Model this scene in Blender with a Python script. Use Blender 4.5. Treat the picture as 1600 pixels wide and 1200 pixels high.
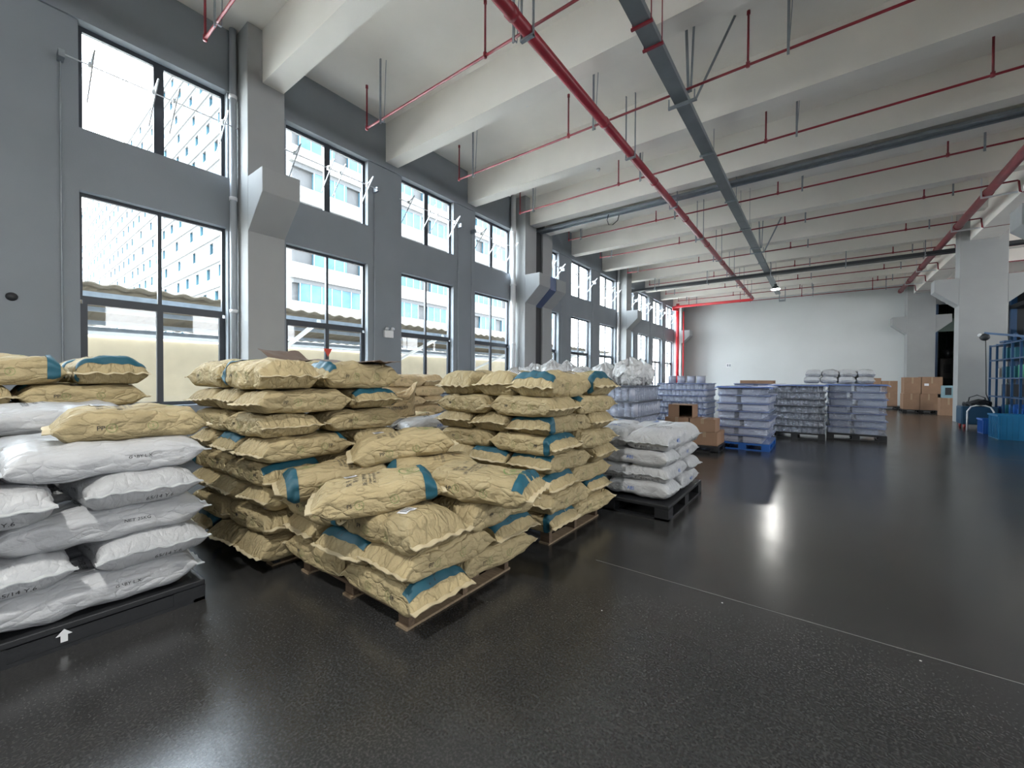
import bpy, bmesh, math, random
from mathutils import Vector, Matrix, noise
from mathutils.bvhtree import BVHTree
PI = math.pi
for o in list(bpy.data.objects): bpy.data.objects.remove(o)
SC = bpy.context.scene
COL = SC.collection

# ------------------------------------------------------------------ camera
cam = bpy.data.cameras.new('camera'); camo = bpy.data.objects.new('camera', cam); COL.objects.link(camo)
cam.sensor_fit = 'HORIZONTAL'; cam.sensor_width = 36.0; cam.lens = 643.64 / 1600 * 36; cam.clip_start = 0.05; cam.clip_end = 600
YAW, PIT, ROL = 0.6441, -0.0129, -0.0050
F0 = Vector((-math.sin(YAW), math.cos(YAW), 0)); R0 = Vector((math.cos(YAW), math.sin(YAW), 0)); UP = Vector((0, 0, 1))
FW = F0 * math.cos(PIT) + UP * math.sin(PIT); U0 = -F0 * math.sin(PIT) + UP * math.cos(PIT)
RT = R0 * math.cos(ROL) - U0 * math.sin(ROL); UT = R0 * math.sin(ROL) + U0 * math.cos(ROL)
M = Matrix((RT, UT, -FW)).transposed().to_4x4(); M.translation = Vector((0, 0, 1.42))
camo.matrix_world = M
SC.camera = camo

# ------------------------------------------------------------------ world, exposure
w = bpy.data.worlds.new('sky'); SC.world = w; w.use_nodes = True
nt = w.node_tree; nt.nodes.clear()
out = nt.nodes.new('ShaderNodeOutputWorld'); bg = nt.nodes.new('ShaderNodeBackground')
tc = nt.nodes.new('ShaderNodeTexCoord'); sp = nt.nodes.new('ShaderNodeSeparateXYZ'); cr = nt.nodes.new('ShaderNodeValToRGB')
nt.links.new(tc.outputs['Generated'], sp.inputs[0]); nt.links.new(sp.outputs['Z'], cr.inputs[0])
cr.color_ramp.elements[0].position = 0.0; cr.color_ramp.elements[0].color = (0.97, 0.98, 1.0, 1)
cr.color_ramp.elements[1].position = 0.8; cr.color_ramp.elements[1].color = (0.78, 0.88, 1.0, 1)
nt.links.new(cr.outputs[0], bg.inputs[0]); bg.inputs[1].default_value = 15.0
nt.links.new(bg.outputs[0], out.inputs[0])
SC.view_settings.view_transform = 'Standard'; SC.view_settings.look = 'None'
SC.view_settings.gamma = 1.0; SC.view_settings.use_curve_mapping = False
SC.view_settings.exposure = 0.82
sun = bpy.data.lights.new('sun', 'SUN'); sun.energy = 17.0; sun.angle = .02; sun.color = (1, .97, .92)
suno = bpy.data.objects.new('sun', sun); COL.objects.link(suno); suno.rotation_euler = Vector((-.24, .30, -.92)).to_track_quat('-Z', 'Y').to_euler()
cy = SC.cycles
cy.use_denoising = True; cy.max_bounces = 9; cy.diffuse_bounces = 6; cy.glossy_bounces = 4; cy.transmission_bounces = 5; cy.transparent_max_bounces = 12
cy.sample_clamp_indirect = 6.0; cy.caustics_reflective = True; cy.caustics_refractive = False; cy.blur_glossy = 1.0

def portal(x, y, z, sy, sz, rx=1):
    l = bpy.data.lights.new('window_portal', 'AREA'); l.shape = 'RECTANGLE'; l.size = sz; l.size_y = sy
    l.cycles.is_portal = True
    o = bpy.data.objects.new('window_portal', l); COL.objects.link(o)
    o.location = (x, y, z); o.rotation_euler = (0, -PI / 2 if rx > 0 else PI / 2, 0)

# ------------------------------------------------------------------ materials
MATS = {}
def mat(name, col=(.5, .5, .5), rough=.6, metal=0, spec=.5, var=0, vscale=3, bump=0, bscale=20, bdetail=6, trans=0, alpha=1, emis=None, estr=0, coat=0, stretch=None, rvar=0):
    if name in MATS: return MATS[name]
    m = bpy.data.materials.new(name); m.use_nodes = True; n = m.node_tree; b = n.nodes['Principled BSDF']
    b.inputs['Base Color'].default_value = (*col, 1); b.inputs['Roughness'].default_value = rough
    b.inputs['Metallic'].default_value = metal; b.inputs['Specular IOR Level'].default_value = spec
    b.inputs['Transmission Weight'].default_value = trans; b.inputs['Alpha'].default_value = alpha
    b.inputs['Coat Weight'].default_value = coat
    if emis: b.inputs['Emission Color'].default_value = (*emis, 1); b.inputs['Emission Strength'].default_value = estr
    if var or bump or rvar:
        t = n.nodes.new('ShaderNodeTexCoord'); mp = n.nodes.new('ShaderNodeMapping'); n.links.new(t.outputs['Object'], mp.inputs[0])
        if stretch: mp.inputs['Scale'].default_value = stretch
    if var or rvar:
        ns = n.nodes.new('ShaderNodeTexNoise'); ns.inputs['Scale'].default_value = vscale; ns.inputs['Detail'].default_value = 5
        n.links.new(mp.outputs[0], ns.inputs['Vector'])
    if var:
        r = n.nodes.new('ShaderNodeValToRGB'); n.links.new(ns.outputs['Fac'], r.inputs[0])
        r.color_ramp.elements[0].position = .3; r.color_ramp.elements[1].position = .7
        r.color_ramp.elements[0].color = (*[c * (1 - var) for c in col], 1); r.color_ramp.elements[1].color = (*[min(1, c * (1 + var)) for c in col], 1)
        n.links.new(r.outputs[0], b.inputs['Base Color'])
    if rvar:
        mr = n.nodes.new('ShaderNodeMapRange'); n.links.new(ns.outputs['Fac'], mr.inputs[0])
        mr.inputs[1].default_value = .3; mr.inputs[2].default_value = .7
        mr.inputs[3].default_value = rough - rvar; mr.inputs[4].default_value = rough + rvar; n.links.new(mr.outputs[0], b.inputs['Roughness'])
    if bump:
        nb = n.nodes.new('ShaderNodeTexNoise'); nb.inputs['Scale'].default_value = bscale; nb.inputs['Detail'].default_value = bdetail
        n.links.new(mp.outputs[0], nb.inputs['Vector'])
        bp = n.nodes.new('ShaderNodeBump'); bp.inputs['Strength'].default_value = bump; bp.inputs['Distance'].default_value = .01
        n.links.new(nb.outputs['Fac'], bp.inputs['Height']); n.links.new(bp.outputs[0], b.inputs['Normal'])
    MATS[name] = m; return m

def mat_sack(name, col, rough, spec, bump, weave=False, coat=0):
    m = mat(name, col, rough, spec=spec, coat=coat)
    n = m.node_tree; b = n.nodes['Principled BSDF']
    t = n.nodes.new('ShaderNodeTexCoord'); oi = n.nodes.new('ShaderNodeObjectInfo')
    ad = n.nodes.new('ShaderNodeVectorMath'); ad.operation = 'ADD'
    cb = n.nodes.new('ShaderNodeVectorMath'); cb.operation = 'SCALE'; cb.inputs[3].default_value = 37.0
    n.links.new(oi.outputs['Random'], cb.inputs[0]); n.links.new(t.outputs['Object'], ad.inputs[0]); n.links.new(cb.outputs[0], ad.inputs[1])
    ns = n.nodes.new('ShaderNodeTexNoise'); ns.inputs['Scale'].default_value = 5; ns.inputs['Detail'].default_value = 6; n.links.new(ad.outputs[0], ns.inputs['Vector'])
    r = n.nodes.new('ShaderNodeValToRGB'); r.color_ramp.elements[0].position = .25; r.color_ramp.elements[1].position = .75
    k = .16 if not weave else .07
    r.color_ramp.elements[0].color = (*[c * (1 - k) for c in col], 1); r.color_ramp.elements[1].color = (*[c * (1 + k * .6) for c in col], 1)
    n.links.new(ns.outputs['Fac'], r.inputs[0])
    hv = n.nodes.new('ShaderNodeHueSaturation'); mr = n.nodes.new('ShaderNodeMapRange'); mr.inputs[3].default_value = .88; mr.inputs[4].default_value = 1.08
    n.links.new(oi.outputs['Random'], mr.inputs[0]); n.links.new(mr.outputs[0], hv.inputs['Value']); n.links.new(r.outputs[0], hv.inputs['Color'])
    n.links.new(hv.outputs[0], b.inputs['Base Color'])
    # crumpled paper or film: ridged creases plus a fine grain
    mp = n.nodes.new('ShaderNodeMapping'); mp.inputs['Scale'].default_value = (1, 2.2, 1.6); n.links.new(ad.outputs[0], mp.inputs[0])
    wp = n.nodes.new('ShaderNodeTexNoise'); wp.inputs['Scale'].default_value = 4; wp.inputs['Detail'].default_value = 3; n.links.new(mp.outputs[0], wp.inputs['Vector'])
    mx = n.nodes.new('ShaderNodeVectorMath'); mx.operation = 'ADD'; n.links.new(mp.outputs[0], mx.inputs[0])
    sw = n.nodes.new('ShaderNodeVectorMath'); sw.operation = 'SCALE'; sw.inputs[3].default_value = .28; n.links.new(wp.outputs['Color'], sw.inputs[0]); n.links.new(sw.outputs[0], mx.inputs[1])
    vo = n.nodes.new('ShaderNodeTexVoronoi'); vo.feature = 'DISTANCE_TO_EDGE'; vo.inputs['Scale'].default_value = 7; n.links.new(mx.outputs[0], vo.inputs['Vector'])
    pw = n.nodes.new('ShaderNodeMath'); pw.operation = 'POWER'; pw.inputs[1].default_value = .5; n.links.new(vo.outputs['Distance'], pw.inputs[0])
    n2 = n.nodes.new('ShaderNodeTexNoise'); n2.inputs['Scale'].default_value = 22; n2.inputs['Detail'].default_value = 8; n.links.new(mp.outputs[0], n2.inputs['Vector'])
    sm = n.nodes.new('ShaderNodeMath'); sm.operation = 'MULTIPLY_ADD'; sm.inputs[1].default_value = .8; n.links.new(n2.outputs['Fac'], sm.inputs[0]); n.links.new(pw.outputs[0], sm.inputs[2])
    bp = n.nodes.new('ShaderNodeBump'); bp.inputs['Strength'].default_value = bump; bp.inputs['Distance'].default_value = .020
    n.links.new(sm.outputs[0], bp.inputs['Height']); n.links.new(bp.outputs[0], b.inputs['Normal'])
    return m

endw_m = mat('end_wall_paint', (.62, .64, .64), .85, var=.03, vscale=.6)
wall_m = mat('shaded_wall_paint', (.235, .26, .285), .85, var=.05, vscale=1.2, bump=.12, bscale=60)  # paint darkened so the colour carries the shade on the window wall
ceil_m = mat('ceiling_paint', (.86, .825, .77), .9, var=.05, vscale=.8, bump=.15, bscale=40)
colm_m = mat('shaded_column_paint', (.34, .35, .35), .85, var=.04, vscale=1.5, bump=.12, bscale=50)  # darker than the end wall: column shade is put into the colour
frame_m = mat('window_frame', (.030, .036, .045), .4, spec=.4)
alu_m = mat('pale_metal', (.72, .74, .76), .35, metal=.5)
galv_m = mat('galvanised_steel', (.30, .33, .36), .4, metal=.7, var=.12, vscale=6)
tray_m = mat('grey_tray', (.17, .19, .205), .45, metal=.4, var=.08)
red_m = mat('red_pipe', (.25, .018, .03), .38, spec=.5, var=.15, vscale=5)
redb_m = mat('bright_red', (.62, .03, .04), .38)
dark_m = mat('dark_metal', (.035, .038, .042), .5, metal=.3)
white_pl = mat('white_plastic', (.78, .79, .80), .4)
blackpl = mat('black_plastic', (.012, .013, .015), .45, bump=.2)
bluepl = mat('blue_plastic', (.012, .10, .38), .4)
blue2 = mat('teal_blue_plastic', (.01, .17, .36), .4, var=.1)
bluest = mat('blue_steel', (.015, .07, .17), .45)
wood_m = mat('pallet_wood', (.12, .08, .05), .8, var=.3, vscale=8, bump=.5, stretch=(1, 8, 8))
palew_m = mat('pale_wood', (.24, .175, .11), .8, var=.2, vscale=8, bump=.4, stretch=(1, 6, 6))
card_m = mat('cardboard', (.29, .175, .11), .85, var=.06, vscale=4, bump=.1)
card2_m = mat('cardboard_brown', (.27, .165, .105), .85, var=.08, vscale=4, bump=.1)
tape_m = mat('box_tape', (.34, .24, .15), .3)
kraft_m = mat_sack('kraft_paper', (.45, .365, .205), .72, .3, 1.0)
kraftl_m = mat_sack('kraft_paper_light', (.54, .415, .24), .72, .3, .9)
seam_m = mat('kraft_seam_tape', (.54, .46, .30), .7, var=.08, bump=.3)
wsack_m = mat_sack('white_woven_sack', (.49, .50, .515), .38, .45, .5, weave=True, coat=.15)
wseam_m = mat('white_seam', (.48, .50, .51), .5, bump=.3)
band_m = mat('blue_print', (.010, .085, .125), .55, var=.12, bump=.3)
ink_m = mat('black_ink', (.035, .035, .035), .7)
green_m = mat('green_ink', (.17, .25, .08), .7)
bink_m = mat('blue_ink', (.06, .17, .55), .6)
rink_m = mat('red_ink', (.55, .03, .08), .6)
label_m = mat('paper_label', (.74, .75, .78), .5)
glass_dark = mat('dark_window_glass', (.022, .052, .070), .5, spec=.12, var=.35, vscale=.6)
fac_m = mat('facade_paint', (.066, .066, .064), .8, var=.04, vscale=.3)
facd_m = mat('facade_recess_shade', (.020, .021, .022), .8)  # recessed rows darkened, shade under the bands painted into the colour
canopy_m = mat('canopy_sheet', (.13, .112, .085), .7, var=.15, vscale=2)
_n = canopy_m.node_tree; _t = _n.nodes.new('ShaderNodeBsdfTranslucent'); _t.inputs[0].default_value = (.15, .125, .09, 1); _x = _n.nodes.new('ShaderNodeMixShader'); _x.inputs[0].default_value = .18
_n.links.new(_n.nodes['Principled BSDF'].outputs[0], _x.inputs[1]); _n.links.new(_t.outputs[0], _x.inputs[2]); _n.links.new(_x.outputs[0], _n.nodes['Material Output'].inputs[0])
cream_m = mat('cream_wall', (.66, .56, .40), .85, var=.05)
yard_m = mat('yard_concrete', (.52, .51, .48), .9, var=.1, vscale=.5)

def glass_mat():
    m = bpy.data.materials.new('window_glass'); m.use_nodes = True; n = m.node_tree; n.nodes.clear()
    o = n.nodes.new('ShaderNodeOutputMaterial'); t = n.nodes.new('ShaderNodeBsdfTransparent'); g = n.nodes.new('ShaderNodeBsdfGlossy')
    g.inputs['Roughness'].default_value = .02; t.inputs[0].default_value = (.93, .96, .97, 1); mx = n.nodes.new('ShaderNodeMixShader'); lw = n.nodes.new('ShaderNodeLayerWeight'); pw = n.nodes.new('ShaderNodeMath'); pw.operation = 'POWER'; pw.inputs[1].default_value = 5; n.links.new(lw.outputs['Facing'], pw.inputs[0]); fr = n.nodes.new('ShaderNodeMapRange'); fr.inputs[3].default_value = .02; fr.inputs[4].default_value = .5; n.links.new(pw.outputs[0], fr.inputs[0])
    n.links.new(fr.outputs[0], mx.inputs[0]); n.links.new(t.outputs[0], mx.inputs[1]); n.links.new(g.outputs[0], mx.inputs[2]); n.links.new(mx.outputs[0], o.inputs[0])
    return m
glass_m = glass_mat()
def film_mat():
    m = bpy.data.materials.new('stretch_film'); m.use_nodes = True; n = m.node_tree; n.nodes.clear()
    o = n.nodes.new('ShaderNodeOutputMaterial'); t = n.nodes.new('ShaderNodeBsdfTransparent'); g = n.nodes.new('ShaderNodeBsdfGlossy'); d = n.nodes.new('ShaderNodeBsdfDiffuse')
    g.inputs['Roughness'].default_value = .18; g.inputs[0].default_value = (.8, .85, .95, 1); d.inputs[0].default_value = (.55, .60, .72, 1); t.inputs[0].default_value = (.90, .93, .97, 1)
    tcx = n.nodes.new('ShaderNodeTexCoord'); mp = n.nodes.new('ShaderNodeMapping'); mp.inputs['Scale'].default_value = (1, 1, 3); n.links.new(tcx.outputs['Object'], mp.inputs[0])
    ns = n.nodes.new('ShaderNodeTexNoise'); ns.inputs['Scale'].default_value = 6; ns.inputs['Detail'].default_value = 8; ns.inputs['Distortion'].default_value = 1.5; n.links.new(mp.outputs[0], ns.inputs['Vector'])
    bp = n.nodes.new('ShaderNodeBump'); bp.inputs['Strength'].default_value = .9; bp.inputs['Distance'].default_value = .05; n.links.new(ns.outputs['Fac'], bp.inputs['Height'])
    n.links.new(bp.outputs[0], g.inputs['Normal'])
    a = n.nodes.new('ShaderNodeMixShader'); a.inputs[0].default_value = .55; n.links.new(d.outputs[0], a.inputs[1]); n.links.new(g.outputs[0], a.inputs[2])
    mr = n.nodes.new('ShaderNodeMapRange'); mr.inputs[1].default_value = .4; mr.inputs[2].default_value = .75; mr.inputs[3].default_value = .14; mr.inputs[4].default_value = .55; n.links.new(ns.outputs['Fac'], mr.inputs[0])
    b = n.nodes.new('ShaderNodeMixShader'); n.links.new(mr.outputs[0], b.inputs[0]); n.links.new(t.outputs[0], b.inputs[1]); n.links.new(a.outputs[0], b.inputs[2]); n.links.new(b.outputs[0], o.inputs[0])
    return m
film_m = film_mat()

def floor_mat():
    m = bpy.data.materials.new('polished_concrete'); m.use_nodes = True; n = m.node_tree; b = n.nodes['Principled BSDF']
    t = n.nodes.new('ShaderNodeTexCoord')
    big = n.nodes.new('ShaderNodeTexNoise'); big.inputs['Scale'].default_value = .55; big.inputs['Detail'].default_value = 7; big.inputs['Roughness'].default_value = .65
    n.links.new(t.outputs['Object'], big.inputs['Vector'])
    r = n.nodes.new('ShaderNodeValToRGB'); r.color_ramp.elements[0].position = .3; r.color_ramp.elements[1].position = .72
    r.color_ramp.elements[0].color = (.019, .0192, .0198, 1); r.color_ramp.elements[1].color = (.028, .0278, .0275, 1); n.links.new(big.outputs['Fac'], r.inputs[0])
    fine = n.nodes.new('ShaderNodeTexNoise'); fine.inputs['Scale'].default_value = 90; fine.inputs['Detail'].default_value = 3; n.links.new(t.outputs['Object'], fine.inputs['Vector'])
    fr = n.nodes.new('ShaderNodeValToRGB'); fr.color_ramp.elements[0].position = .45; fr.color_ramp.elements[1].position = .78
    fr.color_ramp.elements[0].color = (1, 1, 1, 1); fr.color_ramp.elements[1].color = (2.6, 2.6, 2.5, 1); n.links.new(fine.outputs['Fac'], fr.inputs[0])
    mu = n.nodes.new('ShaderNodeMix'); mu.data_type = 'RGBA'; mu.blend_type = 'MULTIPLY'; mu.inputs[0].default_value = 1; mu.clamp_result = False
    n.links.new(r.outputs[0], mu.inputs[6]); n.links.new(fr.outputs[0], mu.inputs[7])
    # pale scratches
    mp = n.nodes.new('ShaderNodeMapping'); mp.inputs['Rotation'].default_value = (0, 0, .6); mp.inputs['Scale'].default_value = (1.2, 11, 1); n.links.new(t.outputs['Object'], mp.inputs[0])
    sc = n.nodes.new('ShaderNodeTexNoise'); sc.inputs['Scale'].default_value = 2.2; sc.inputs['Detail'].default_value = 9; sc.inputs['Distortion'].default_value = 1.2; n.links.new(mp.outputs[0], sc.inputs['Vector'])
    sr = n.nodes.new('ShaderNodeMapRange'); sr.inputs[1].default_value = .55; sr.inputs[2].default_value = .85; sr.inputs[3].default_value = 0; sr.inputs[4].default_value = .22; n.links.new(sc.outputs['Fac'], sr.inputs[0])
    # white specks of spilled pellets
    vo = n.nodes.new('ShaderNodeTexVoronoi'); vo.inputs['Scale'].default_value = 3.2; n.links.new(t.outputs['Object'], vo.inputs['Vector'])
    vr = n.nodes.new('ShaderNodeMath'); vr.operation = 'LESS_THAN'; vr.inputs[1].default_value = .018; n.links.new(vo.outputs['Distance'], vr.inputs[0])
    mx = n.nodes.new('ShaderNodeMix'); mx.data_type = 'RGBA'; n.links.new(sr.outputs[0], mx.inputs[0]); n.links.new(mu.outputs[2], mx.inputs[6]); mx.inputs[7].default_value = (.07, .07, .069, 1)
    m2 = n.nodes.new('ShaderNodeMix'); m2.data_type = 'RGBA'; n.links.new(vr.outputs[0], m2.inputs[0]); n.links.new(mx.outputs[2], m2.inputs[6]); m2.inputs[7].default_value = (.45, .45, .43, 1)
    n.links.new(m2.outputs[2], b.inputs['Base Color'])
    rr = n.nodes.new('ShaderNodeMapRange'); rr.inputs[1].default_value = .3; rr.inputs[2].default_value = .7; rr.inputs[3].default_value = .17; rr.inputs[4].default_value = .25; n.links.new(big.outputs['Fac'], rr.inputs[0]); n.links.new(rr.outputs[0], b.inputs['Roughness'])
    b.inputs['Specular IOR Level'].default_value = .62
    nb = n.nodes.new('ShaderNodeTexNoise'); nb.inputs['Scale'].default_value = 2.2; nb.inputs['Detail'].default_value = 5; n.links.new(t.outputs['Object'], nb.inputs['Vector'])
    bp = n.nodes.new('ShaderNodeBump'); bp.inputs['Strength'].default_value = .12; bp.inputs['Distance'].default_value = .02; n.links.new(nb.outputs['Fac'], bp.inputs['Height'])
    b2 = n.nodes.new('ShaderNodeBump'); b2.inputs['Strength'].default_value = .05; b2.inputs['Distance'].default_value = .003; n.links.new(fine.outputs['Fac'], b2.inputs['Height']); n.links.new(bp.outputs[0], b2.inputs['Normal']); n.links.new(b2.outputs[0], b.inputs['Normal'])
    return m
floor_m = floor_mat()

# ------------------------------------------------------------------ mesh helpers
class MB:
    def __init__(s): s.v = []; s.f = []
    def box(s, x0, x1, y0, y1, z0, z1):
        n = len(s.v)
        s.v += [(x, y, z) for z in (z0, z1) for y in (y0, y1) for x in (x0, x1)]
        s.f += [tuple(n + i for i in q) for q in ((0, 2, 3, 1), (4, 5, 7, 6), (0, 1, 5, 4), (2, 6, 7, 3), (0, 4, 6, 2), (1, 3, 7, 5))]
        return s
    def prism(s, poly, y0, y1, axis='y'):   # poly in (x,z) extruded along y  (or (y,z) along x)
        n = len(s.v); k = len(poly)
        for t in (y0, y1):
            for a, b in poly: s.v.append((a, t, b) if axis == 'y' else (t, a, b))
        for i in range(k):
            j = (i + 1) % k; s.f.append((n + i, n + j, n + k + j, n + k + i))
        s.f.append(tuple(n + i for i in reversed(range(k)))); s.f.append(tuple(n + k + i for i in range(k)))
        return s
    def tube(s, pts, r, seg=12, caps=True):
        pts = [Vector(p) for p in pts]; n0 = len(s.v); rings = []
        up = None
        for i, p in enumerate(pts):
            d = (pts[min(i + 1, len(pts) - 1)] - pts[max(i - 1, 0)]).normalized()
            if up is None: up = Vector((0, 0, 1)) if abs(d.z) < .9 else Vector((1, 0, 0))
            a = d.cross(up)
            if a.length < 1e-4: a = d.orthogonal()
            a.normalize(); b = d.cross(a).normalized(); up = a.cross(d) if False else up
            rr = r[i] if isinstance(r, (list, tuple)) else r
            rings.append(len(s.v))
            for k in range(seg):
                t = 2 * PI * k / seg; s.v.append(tuple(p + a * (rr * math.cos(t)) + b * (rr * math.sin(t))))
        for i in range(len(rings) - 1):
            for k in range(seg):
                s.f.append((rings[i] + k, rings[i] + (k + 1) % seg, rings[i + 1] + (k + 1) % seg, rings[i + 1] + k))
        if caps:
            s.f.append(tuple(rings[0] + k for k in reversed(range(seg)))); s.f.append(tuple(rings[-1] + k for k in range(seg)))
        return s
    def bar(s, p, q, w, h=None):   # rectangular bar between two points
        p = Vector(p); q = Vector(q); h = h or w; d = (q - p).normalized()
        up = Vector((0, 0, 1)) if abs(d.z) < .95 else Vector((1, 0, 0))
        a = d.cross(up).normalized() * w / 2; b = d.cross(a).normalized() * h / 2; n = len(s.v)
        for c in (p, q): s.v += [tuple(c - a - b), tuple(c + a - b), tuple(c + a + b), tuple(c - a + b)]
        s.f += [tuple(n + i for i in t) for t in ((3, 2, 1, 0), (4, 5, 6, 7), (0, 1, 5, 4), (1, 2, 6, 5), (2, 3, 7, 6), (3, 0, 4, 7))]
        return s
    def sphere(s, c, r, n=10):
        o = len(s.v); c = Vector(c)
        for i in range(n + 1):
            for k in range(2 * n):
                a = PI * i / n; b = PI * k / n; s.v.append(tuple(c + Vector((math.sin(a) * math.cos(b), math.sin(a) * math.sin(b), math.cos(a))) * r))
        for i in range(n):
            for k in range(2 * n): s.f.append((o + i * 2 * n + k, o + (i + 1) * 2 * n + k, o + (i + 1) * 2 * n + (k + 1) % (2 * n), o + i * 2 * n + (k + 1) % (2 * n)))
        return s
    def build(s, name, m, parent=None, smooth=False, bevel=0, loc=None, rz=0):
        me = bpy.data.meshes.new(name); me.from_pydata(s.v, [], s.f); me.validate()
        bm = bmesh.new(); bm.from_mesh(me); bmesh.ops.recalc_face_normals(bm, faces=bm.faces); bm.to_mesh(me); bm.free()
        me.materials.append(m)
        if smooth:
            me.polygons.foreach_set('use_smooth', [True] * len(me.polygons))
        o = bpy.data.objects.new(name, me); COL.objects.link(o)
        if bevel:
            b = o.modifiers.new('bevel', 'BEVEL'); b.width = bevel; b.segments = 2; b.limit_method = 'ANGLE'
        if parent: o.parent = parent
        if loc: o.location = loc
        if rz: o.rotation_euler = (0, 0, rz)
        return o
def tag(o, label=None, cat=None, group=None, kind=None):
    if label: o['label'] = label
    if cat: o['category'] = cat
    if group: o['group'] = group
    if kind: o['kind'] = kind
    return o
def empty(name, loc=(0, 0, 0), rz=0, label=None, cat=None, group=None, kind=None):
    o = bpy.data.objects.new(name, None); COL.objects.link(o); o.location = loc; o.rotation_euler = (0, 0, rz); o.empty_display_size = .1
    return tag(o, label, cat, group, kind)
def struct(o, label=None, cat=None): return tag(o, label, cat, None, 'structure')
_txt = {}
def text_geo(body, size):
    if (body, size) in _txt: return _txt[(body, size)]
    c = bpy.data.curves.new('lettering', 'FONT'); c.body = body; c.size = size; c.align_x = 'CENTER'; c.align_y = 'CENTER'; c.resolution_u = 2
    o = bpy.data.objects.new('lettering', c); COL.objects.link(o)
    bpy.context.view_layer.update()
    me = o.evaluated_get(bpy.context.evaluated_depsgraph_get()).to_mesh()
    v = [tuple(p.co) for p in me.vertices]; f = [tuple(p.vertices) for p in me.polygons]
    o.to_mesh_clear(); bpy.data.objects.remove(o); bpy.data.curves.remove(c)
    _txt[(body, size)] = (v, f); return v, f
ORD = ['', 'lowest', 'second', 'third', 'fourth', 'fifth', 'sixth', 'seventh', 'eighth', 'ninth']

# ================================================================== ROOM
XL, XR, YE, YB, ZC, ZB = -8.56, 3.72, 32.0, -9.0, 7.60, 6.67
fl = struct(MB().box(-8.9, 15, YB - .2, 46, -.2, 0).build('floor', floor_m))
jm = mat('joint_sealant', (.13, .13, .125), .7)
MB().box(-1.4, 3.9, 2.968, 2.974, .0002, .0012).build('control_joint', jm, fl)
MB().box(-1.4, 3.9, 11.36, 11.366, .0002, .0012).build('control_joint', jm, fl)
struct(MB().box(-8.9, 15, YB - .2, 46, ZC, ZC + .2).build('ceiling', ceil_m))
WR = [2.87, 5.73, 8.55, 11.33, 14.53, 17.44, 20.28, 22.80, 25.45, 28.13, 30.77]
WB = [0.0, -2.9, -5.8]
WW, UT, UB, LT, LB = 1.85, 6.52, 5.00, 4.11, 0.95
allw = sorted(WB + WR)
m = MB(); prev = YB
for r in allw:
    l = r - WW
    m.box(XL - .26, XL, prev, l, 0, UT); m.box(XL - .26, XL, l, r, 0, LB); m.box(XL - .26, XL, l, r, LT, UB)
    prev = r
m.box(XL - .26, XL, prev, YE + .3, 0, UT); m.box(XL - .26, XL + .035, YB, YE + .3, UT, ZC)
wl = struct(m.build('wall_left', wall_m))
# shallow plaster grooves of the wall panels
hole = MB().tube([(XL - .01, .39, 2.47), (XL + .012, .39, 2.47)], .055, 20).build('round_outlet', dark_m, None, True)
tag(hole, 'small dark round outlet in the grey wall left of the first window', 'wall outlet')
for i, r in enumerate(allw):
    l = r - WW; k = i + 1
    wn = struct(empty('window_%d' % k, (XL - .16, (l + r) / 2, LB)))
    wn.name = 'window_%d' % k
    def loc(mb, nm, mt, par=wn, sm=False):
        mb.v = [(a - (XL - .16), b - (l + r) / 2, c - LB) for a, b, c in mb.v]
        return mb.build(nm, mt, par, sm)
    x0, x1 = XL - .19, XL - .13; c = (l + r) / 2
    f = MB()
    f.box(x0, x1, l, l + .055, UB, UT).box(x0, x1, r - .055, r, UB, UT).box(x0, x1, l + .055, r - .055, UT - .07, UT).box(x0, x1, l + .055, r - .055, UB, UB + .03).box(x0, x1, c - .065, c + .065, UB + .03, UT - .07)
    loc(f, 'upper_frame', frame_m)
    f = MB(); zt = 2.55
    f.box(x0, x1, l, l + .04, zt, LT).box(x0, x1, r - .05, r, zt, LT).box(x0, x1, l + .04, r - .05, LT - .05, LT).box(x0, x1, l + .04, r - .05, zt - .06, zt + .06).box(x0, x1, c - .025, c + .025, zt + .06, LT - .05)
    f.box(x0, x1, l, l + .09, LB, zt - .06).box(x0, x1, r - .09, r, LB, zt - .06).box(x0, x1, l + .09, r - .09, LB, LB + .06).box(x0, x1, c - .04, c + .04, LB + .06, zt - .06)
    loc(f, 'lower_frame', frame_m)
    loc(MB().box(XL - .165, XL - .16, l + .02, r - .02, UB + .01, UT - .02), 'upper_pane', glass_m)
    loc(MB().box(XL - .165, XL - .16, l + .02, r - .02, LB + .02, LT - .02), 'lower_pane', glass_m)
    if k > 2:
        zr = 5.86; xr = XL + .16
        loc(MB().tube([(xr, l - .18, zr), (xr, r + .16, zr)], .010, 8), 'opener_rod', alu_m, sm=True)
        left = r in (2.87, 11.33)
        yc = l - .18 if left else r + .16
        loc(MB().tube([(XL + .03, yc, .3), (XL + .03, yc, zr)], .009, 8).box(XL, xr + .02, yc - .03, yc + .03, zr - .05, zr + .05), 'crank_rod', galv_m, sm=False)
        for ya in (l + .10, c - .13, c + .13, r - .12):
            am = MB(); am.bar((xr, ya, zr), (xr + .20, ya + .02, zr + .14), .016).bar((xr + .20, ya + .02, zr + .14), (XL - .12, ya, zr - .42), .016).box(xr - .03, xr + .03, ya - .02, ya + .02, zr - .04, zr + .04)
            loc(am, 'opener_arm', alu_m)
    portal(XL - .24, c, (UB + UT) / 2, WW, UT - UB); portal(XL - .24, c, (LB + LT) / 2, WW, LT - LB)

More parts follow.
